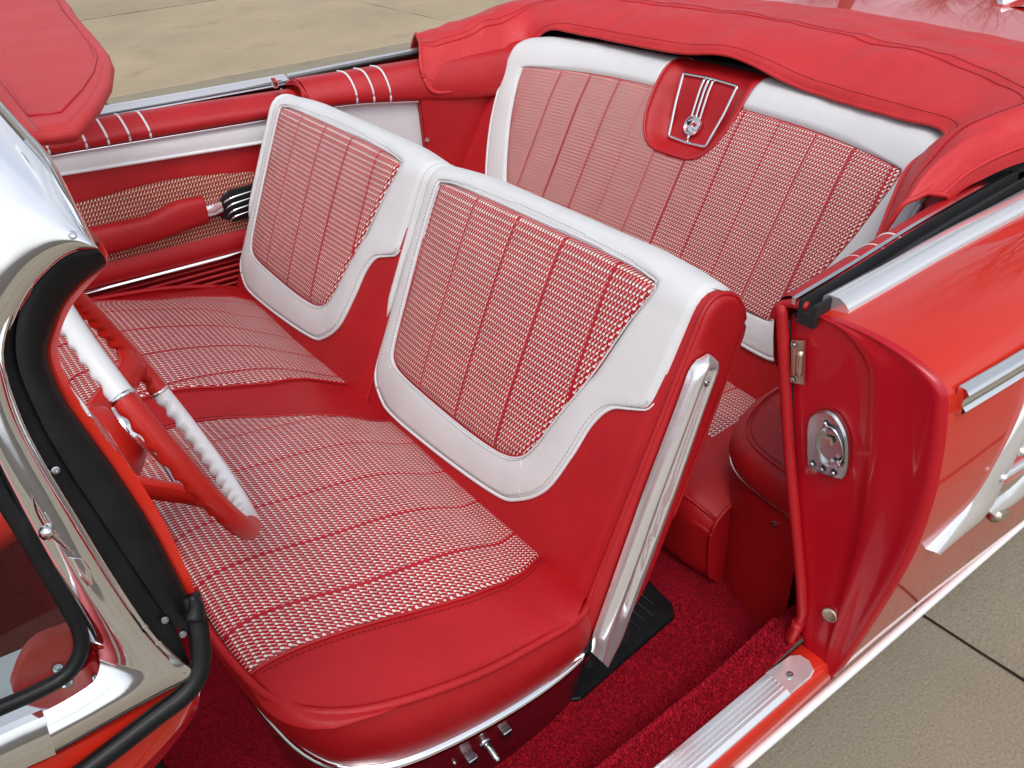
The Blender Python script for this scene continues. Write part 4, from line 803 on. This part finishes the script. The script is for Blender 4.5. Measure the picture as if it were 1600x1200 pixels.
# the scoop with its speaker panel
V = []; f = []; nn = 40; mm = 44
for j in range(mm + 1):
    s = .4055 + (.70 - .4055) * j / mm; w = ehw(s) + .004
    for i in range(nn + 1): y = -w + 2 * w * i / nn; V.append(SR(y, s, .0075 if 0 < i < nn else .001))
f = [(j * (nn + 1) + i, j * (nn + 1) + i + 1, (j + 1) * (nn + 1) + i + 1, (j + 1) * (nn + 1) + i) for j in range(mm) for i in range(nn)]
sp_ = empty('speaker_panel', parent=rs)
mesh('scoop', V, f, RED, sp_)
rim = [SR(ehw(s) + .003, s, .006) for s in [.66 - .25 * i / 40 for i in range(41)]] + [SR(-ehw(s) - .003, s, .006) for s in [.41 + .25 * i / 40 for i in range(41)]]
tube('scoop_rim', rim, .0038, RPIPE, sp_, res=7)
fr = [SR(y, s, .011) for y, s in ((.082, .60), (.0, .604), (-.082, .60), (-.074, .53), (-.058, .452), (0, .449), (.058, .452), (.074, .53))]
def polyloop(P, n): return resample(P + [P[0]], n, True)
tube('chrome_frame', polyloop(fr, 90), .0042, CHROME, sp_, closed=True)
for k in (-1, 0, 1): tube('chrome_bar', [SR(k * .013 + .000, s, .013) for s in [.600 - .105 * i / 12 for i in range(13)]], .0034, CHROME, sp_, res=8)
tube('medallion_stem', [SR(0, s, .012) for s in (.475, .463, .452)], .004, CHROME, sp_, res=8)
mc = SR(0, .490, .013); mn = (SR(0, .490, .02) - mc).normalized()
disc('medallion', mc, mn, .024, .010, CHROME, sp_, 32, ((1, 0), (1, .5), (.93, .8), (.84, .8), (.80, .55), (.5, .8), (.001, .95)))
tx = Vector((0, 1, 0)); ty = mn.cross(tx).normalized() * -1
if ty.z < 0: ty = -ty
for sx, mat in ((1, DARK), (-1, RPLASTIC)):
    o = mc + mn * .0105; tube('flag_staff', [o - tx * sx * .012 - ty * .012, o + tx * sx * .006 + ty * .010], .0012, MOULD, sp_, res=6)
    plate('flag', [o + mn * .001 + tx * sx * a + ty * b_ for a, b_ in ((.001, .002), (.004, .008), (.014, .005), (.011, -.003))], tuple(mn * .002), mat, sp_, .0004)
ks = [k for k in range(K2) if CR[1] + ro[k] * math.sin(2 * math.pi * k / K2) < .50]
ks.sort(key=lambda k: (2 * math.pi * k / K2) if 2 * math.pi * k / K2 > math.pi / 2 else 2 * math.pi * k / K2 + 2 * math.pi)
tube('white_piping', [SR(CR[0] + ro[k] * math.cos(2 * math.pi * k / K2), CR[1] + ro[k] * math.sin(2 * math.pi * k / K2), .003) for k in ks], .0042, WPIPE, rb, res=7)
rows = [[(x_ , y, z_) for x_, z_ in ((.425, .27), (.402, .33), (.398, .41), (.405, .445), (.43, .466), (.50, .480), (.62, .488), (.72, .482), (.80, .46))] for y in (-.60, -.3, 0, .3, .60)]
rc = empty('cushion', parent=rs)
def rcs(y, s_, h=0):
    a = abs(y); e = smooth01(a, .56, .632)
    p = spline_rc[min(int(s_ * 80), 80)]; return Vector((p.x + .012 * e ** 2 - 0, y, p.z - .022 * e ** 2 * (1 if p.z > .43 else .2) + h))
spline_rc = spline([(.432, 0, .266), (.41, 0, .30), (.402, 0, .36), (.399, 0, .42), (.408, 0, .452), (.435, 0, .472), (.50, 0, .486), (.60, 0, .493), (.70, 0, .488), (.76, 0, .47), (.82, 0, .44)], 81)
rows = [[rcs(y, j / 80) for j in range(81)] for y in [-.632 + 1.264 * i / 60 for i in range(61)]]
grid('body', rows, RED, rc)
grid('side_face', [[Vector((p.x + .012, -.632, p.z - .022 * (1 if p.z > .43 else .2))) for p in spline_rc], [Vector((p.x + .02, -.636, max(.266, p.z * .6 + .10))) for p in spline_rc], [Vector((max(p.x, .44), -.634, .266)) for p in spline_rc]], RED, rc)
tube('cushion_piping', [Vector((p.x + .010, -.632, p.z - .020 * (1 if p.z > .43 else .2))) for p in spline_rc[4:]], .004, RED, rc)
tube('front_piping', [rcs(y, .335, .001) for y in [-.63 + 1.26 * i / 30 for i in range(31)]], .004, RED, rc)
rows = []; UV = []
for i in range(51):
    y = -.51 + 1.02 * i / 50; r = []
    for j in range(34): s_ = (44 + j) / 80; q_ = rcs(y, s_, .004 if 0 < i < 50 and j else -.002); r.append(q_); UV.append((-y, q_.x))
    rows.append(r)
grid('houndstooth_panel', rows, HT_CUSH, rc, UV)
# ------------------------------------------------------------------ steering wheel
CW = Vector((-.374, -.349, .930)); TL, YW, RW = .3175, -.0667, .194
NW = Vector((math.cos(TL) * math.cos(YW), math.cos(TL) * math.sin(YW), math.sin(TL))); AW = Vector((0, 0, 1)).cross(NW).normalized(); BW = NW.cross(AW)
sw = empty('steering_wheel', tuple(CW - NW * .08), label='two-tone red and white steering wheel with finger grips and chrome hub', category='steering wheel')
def wp_(th, r, h=0): return CW + (AW * math.cos(th) + BW * math.sin(th)) * r + NW * h
def rimseg(a0, a1, mat, notch=True):
    V = []; f = []; n = int((a1 - a0) * 1.6); res = 14
    for i in range(n + 1):
        a = math.radians(a0 + (a1 - a0) * i / n); rd = AW * math.cos(a) + BW * math.sin(a)
        ed_ = min(i, n - i) / 10; nt_ = (.5 + .5 * math.cos(a * 54)) ** .8 if notch else 0
        for q in range(res):
            g = 2 * math.pi * q / res; cx, cy = math.cos(g), math.sin(g); rr = .0135
            k_ = max(0, (-cy * .9 - cx * .45)); rr *= 1 - .36 * nt_ * min(1, ed_) * k_
            V.append(CW + rd * (RW + cx * rr) + NW * cy * rr * 1.0)
    f = [(i * res + q, (i + 1) * res + q, (i + 1) * res + (q + 1) % res, i * res + (q + 1) % res) for i in range(n) for q in range(res)]
    f += [tuple(range(res)), tuple(n * res + q for q in range(res))]
    mesh('rim_section', V, f, mat, sw, label=('white' if mat is WPLASTIC else 'red') + ' grip section of the rim')
for a0, a1, m_ in ((-26, 58, RPLASTIC), (58, 140, WPLASTIC), (140, 240, RPLASTIC), (240, 334, WPLASTIC)): rimseg(a0, a1, m_)
for a in (334, 140, 58): tube('chrome_ferrule', [wp_(math.radians(a - .7), RW), wp_(math.radians(a), RW), wp_(math.radians(a + .7), RW)], .0148, CHROME, sw, res=14)
hub = CW - NW * .085
disc('hub', hub, NW, .060, .05, RPLASTIC, sw, 36, ((1, -1.6), (1, .1), (.92, .45), (.7, .8), (.45, 1), (.001, 1)))
disc('horn_button', hub + NW * .045, NW, .034, .016, CHROME, sw, 30)
def spoke(th, spread):
    rows = []
    for i in range(19):
        q_ = i / 18; r = .03 + (RW - .006 - .03) * q_; h = -.075 * (1 - smooth01(q_, .15, 1.0)); w = .030 - .012 * q_ + .012 * smooth01(q_, .8, 1); a = math.radians(th)
        c = wp_(a, r, h); t_ = (-AW * math.sin(a) + BW * math.cos(a))
        rows.append([c + t_ * (w * x) + NW * z for x, z in ((-1, -.006), (-.9, .004), (-.5, .010), (0, .012), (.5, .010), (.9, .004), (1, -.006), (.6, -.012), (-.6, -.012), (-1, -.006))])
    grid('spoke', rows, RPLASTIC, sw)
spoke(196, 1); spoke(352, 1)
pts = []
for x, y in ((-.030, -.040), (-.022, -.052), (.022, -.052), (.030, -.040), (.030, .040), (.022, .052), (-.022, .052), (-.030, .040)): pts.append(hub + NW * .060 + AW * (y * 1.3) + BW * x * 1.2)
plate('horn_bar', pts, tuple(NW * .008), CHROME, sw, .003)
for k in (-1, 1): disc('horn_bar_boss', hub + NW * .060 + AW * k * .045, NW, .012, .006, DARK, sw, 20, ((1, 0), (1, 1), (.7, 1), (.6, .3), (.001, .3)))
rg = [wp_(math.radians(a), .115, -.045) for a in range(190, 364, 6)]
tube('horn_ring', rg, .005, CHROME, sw, res=8)
tube('steering_column', [hub - NW * .03, hub - NW * .25, hub - NW * .5], .035, RPLASTIC, sw, res=18, n=8)
# ------------------------------------------------------------------ boot cover over the folded top
bc = empty('convertible_boot_cover', (1.2, 0, .9), label='loose red vinyl boot cover folded over the lowered roof behind the rear seat', category='cover')
ST = [
 [(.686, .668, .948), (.690, .678, .975), (.715, .715, 1.012), (.76, .80, 1.022), (.80, .895, .985), (.80, .93, .93)],
 [(.712, .656, .908), (.718, .672, .964), (.742, .716, 1.016), (.785, .80, 1.026), (.825, .897, .985), (.825, .93, .93)],
 [(.83, .650, .900), (.832, .668, .97), (.845, .725, 1.030), (.87, .815, 1.034), (.89, .91, .985), (.89, .94, .93)],
 [(.955, .645, .905), (.958, .668, .985), (.975, .735, 1.045), (1.0, .83, 1.045), (1.02, .93, .985), (1.02, .95, .93)],
 [(1.02, .635, .965), (1.035, .655, 1.02), (1.07, .735, 1.055), (1.12, .83, 1.052), (1.18, .94, .99), (1.18, .96, .93)],
 [(1.035, .565, 1.026), (1.06, .585, 1.046), (1.15, .70, 1.068), (1.25, .80, 1.055), (1.38, .92, 1.0), (1.39, .93, .94)],
 [(1.05, .44, 1.028), (1.075, .45, 1.049), (1.19, .53, 1.076), (1.36, .62, 1.065), (1.55, .73, 1.015), (1.57, .74, .95)],
 [(1.055, .28, 1.028), (1.08, .28, 1.050), (1.21, .32, 1.082), (1.42, .38, 1.070), (1.62, .44, 1.025), (1.64, .45, .95)],
 [(1.055, .10, 1.032), (1.08, .10, 1.054), (1.22, .10, 1.085), (1.44, .12, 1.072), (1.655, .14, 1.028), (1.67, .14, .95)],
 [(1.062, -.05, 1.046), (1.085, -.05, 1.064), (1.22, -.06, 1.087), (1.44, -.06, 1.073), (1.655, -.08, 1.028), (1.67, -.08, .95)],
 [(1.052, -.25, 1.014), (1.075, -.25, 1.040), (1.21, -.29, 1.080), (1.42, -.34, 1.068), (1.62, -.40, 1.025), (1.64, -.41, .95)],
 [(1.02, -.46, 1.012), (1.05, -.47, 1.038), (1.18, -.53, 1.072), (1.36, -.62, 1.062), (1.55, -.72, 1.015), (1.57, -.73, .95)],
 [(.99, -.605, 1.014), (1.02, -.63, 1.045), (1.09, -.70, 1.072), (1.18, -.78, 1.060), (1.27, -.85, 1.02), (1.28, -.86, .98)],
 [(.90, -.598, .972), (.91, -.635, 1.028), (.945, -.685, 1.058), (.985, -.73, 1.052), (1.02, -.757, 1.022), (1.025, -.760, 1.0)],
 [(.808, -.630, .942), (.813, -.652, .992), (.832, -.682, 1.026), (.857, -.706, 1.030), (.885, -.722, 1.008), (.890, -.725, .986)],
 [(.722, -.662, .900), (.726, -.676, .938), (.740, -.690, .972), (.765, -.705, .988), (.800, -.718, .984), (.812, -.722, .974)]]
nS, nC = 230, 60
cols = [spline([st[k] for st in ST], nS) for k in range(6)]
rows = []
for i in range(nS):
    r = spline([cols[k][i] for k in range(6)], nC); out = []
    for j, p in enumerate(r):
        f_ = j / (nC - 1); w = math.sin(math.pi * min(1, max(0, f_ * 1.1)))
        d = .010 * (noise.noise(Vector((p.x * 7, p.y * 7, 1.3))) + .6 * noise.noise(Vector((p.x * 16, p.y * 9, 4)))) * w
        endw = smooth01(abs(i - nS / 2) / nS, .28, .48); d += .012 * endw * math.sin(f_ * 13 + i * .065) * w * noise.noise(Vector((i * .052, f_ * 3, 9)))
        d += .007 * (.35 - abs(noise.noise(Vector((p.x * 5 + p.y * 3, p.y * 8 - p.x * 2, 7))))) * w; d += .004 * (.3 - abs(noise.noise(Vector((p.x * 13, p.y * 15, 3))))) * w
        seam = math.exp(-((f_ - .30) / .012) ** 2); d -= .003 * seam
        out.append(p + Vector((0, 0, d)) + Vector((.004 * noise.noise(Vector((i * .15, f_ * 4, 2))), 0, 0)))
    rows.append(out)
cov = slab('cover_sheet', rows, (0, 0, -.003), COVER, bc)
tube('hem', [r[0] for r in rows], .0045, COVER, bc, res=8)
tube('front_hem', rows[0], .0045, COVER, bc, res=8); tube('end_hem', rows[-1], .0045, COVER, bc, res=8)
tube('crest_seam', [r[17] + Vector((0, 0, .0005)) for r in rows], .0022, RPIPE, bc, res=6)
stitches([r[3] + Vector((0, 0, .0006)) for r in rows], RTHREAD, bc, .009, .006)
stitches([r[19] + Vector((0, 0, .0006)) for r in rows], RTHREAD, bc, .009, .006)
tube('rear_hem', [r[-8] + Vector((0, 0, .001)) for r in rows], .0035, COVER, bc, res=6)
fold = grid('folded_roof', [[(r[4].x + .02, r[4].y * .98, r[4].z - .03), (r[26].x, r[26].y, r[26].z - .05), (r[50].x, r[50].y * .98, r[50].z - .06)] for r in rows[30:-9:4]], DARK, bc)
box('gap_shade_box', (1.11, -.72, .62), (1.62, .72, 1.012), DARK, bc, .02)  # solid dark box added so the gap under the cover looks shaded
plate('snap_tab', [SR(y, s, .010) for y, s in ((.135, .66), (.105, .66), (.105, .675), (.135, .675))], (0, 0, .004), MOULD, bc, .001)
# ------------------------------------------------------------------ floor mats
def mat_(name, pts, label):
    o = plate(name, pts, (0, 0, .008), RUBBER, None, .003, label=label, category='mat'); return o
m1 = mat_('rubber_floor_mat', [(.02, -.36, .2785), (.34, -.36, .2785), (.355, -.40, .2785), (.33, -.62, .2785), (.31, -.645, .2785), (.06, -.665, .2785), (.02, -.64, .2785)], 'black rubber mat on the floor behind the chrome hinge arm')
for k in range(14): tube('tread_rib', [(.04 + k * .02, -.38, .279), (.04 + k * .02, -.62 + (.02 if k > 12 else 0), .279)], .0022, RUBBER, m1, res=6)
m2 = mat_('front_floor_mat', [(-.92, -.70, .2785), (-.57, -.70, .2785), (-.545, -.67, .2785), (-.545, -.2, .2785), (-.92, -.2, .2785)], 'black rubber mat on the floor ahead of the front seat')
# ------------------------------------------------------------------ bare trees beyond the yard (mirrored in the paint and chrome; the far row is added to dim that sky)
BARK, t, b = nodes('bark'); t.links.new(ramp(t, noise_out(t, 8, 5), (.05, .04, .03), (.12, .10, .08)), b.inputs['Base Color']); b.inputs['Roughness'].default_value = .9
def branch_mesh(seed, h):
    rnd = random.Random(seed); V = []; f = []; TV = []; TF = []
    def seg(V, f, a, b_, r0, r1, k=5):
        d = (b_ - a).normalized(); u = d.orthogonal().normalized(); w = d.cross(u); n0 = len(V)
        for p, r in ((a, r0), (b_, r1)):
            for q_ in range(k): g = 6.283 * q_ / k; V.append(p + (u * math.cos(g) + w * math.sin(g)) * r)
        f.extend((n0 + q_, n0 + (q_ + 1) % k, n0 + k + (q_ + 1) % k, n0 + k + q_) for q_ in range(k))
    def grow(p, d, L, r, lev):
        n = 3; a = p
        for i in range(n):
            d = (d + Vector((rnd.uniform(-.2, .2), rnd.uniform(-.2, .2), rnd.uniform(-.05, .15)))).normalized(); b_ = a + d * L / n
            seg(V if lev else TV, f if lev else TF, a, b_, r * (1 - .22 * i), r * (1 - .22 * (i + 1)), 7 if lev == 0 else 4); a = b_
            if lev < 5 and (lev or i == 2):
                for _ in range(2 if lev else 5): grow(a, (d * .6 + Vector((rnd.uniform(-1, 1), rnd.uniform(-1, 1), rnd.uniform(-.1, .8)))).normalized(), L * rnd.uniform(.5, .72), r * (1 - .22 * (i + 1)) * .6, lev + 1 if lev else 1)
    grow(Vector((0, 0, 0)), Vector((0, 0, 1)), h * .35, h * .028, 0); return V, f, TV, TF
proto = []
ORD = 'first second third fourth fifth sixth seventh eighth ninth tenth eleventh twelfth thirteenth fourteenth fifteenth'.split()
row = [(24 + 3 * math.sin(k * 1.7), -14 + k * 3.3, .9 + .1 * math.sin(k * 2.3), ORD[k] + ' bare tree, counted from the driver side, in the unseen row added against sky glare') for k in range(15)]  # unseen row added to block low pale sky mirrored in the deck
for i in range(3):
    V, f, TV, TF = branch_mesh(11 + i, 10.0); proto.append((mesh('trunk', TV, TF, BARK, fix=False), mesh('crown', V, f, BARK, fix=False)))
for i, (x, y, s, lab) in enumerate(((7.5, 10.5, 1.0, 'bare tree off the rear passenger corner of the car'), (10.5, 3.0, 1.15, 'tall bare tree straight behind the car'), (2.0, 15.0, 1.0, 'bare tree across the yard on the passenger side'), (15, 8.5, 1.2, 'bare tree farther back between two nearer ones'), (14, -.5, 1.1, 'bare tree behind the driver-side fin'), (19, 4.5, 1.2, 'bare tree between the far row and the car'), *row)):
    e = empty('bare_tree', (x, y, -.02), label=lab, category='tree', group='bare trees round the yard'); e.scale = (s, s, s); e.rotation_euler = (0, 0, i * 1.9)
    for o in proto[i % 3]:
        c_ = o if i < 3 else o.copy()
        if i >= 3: COL.objects.link(c_)
        c_.parent = e
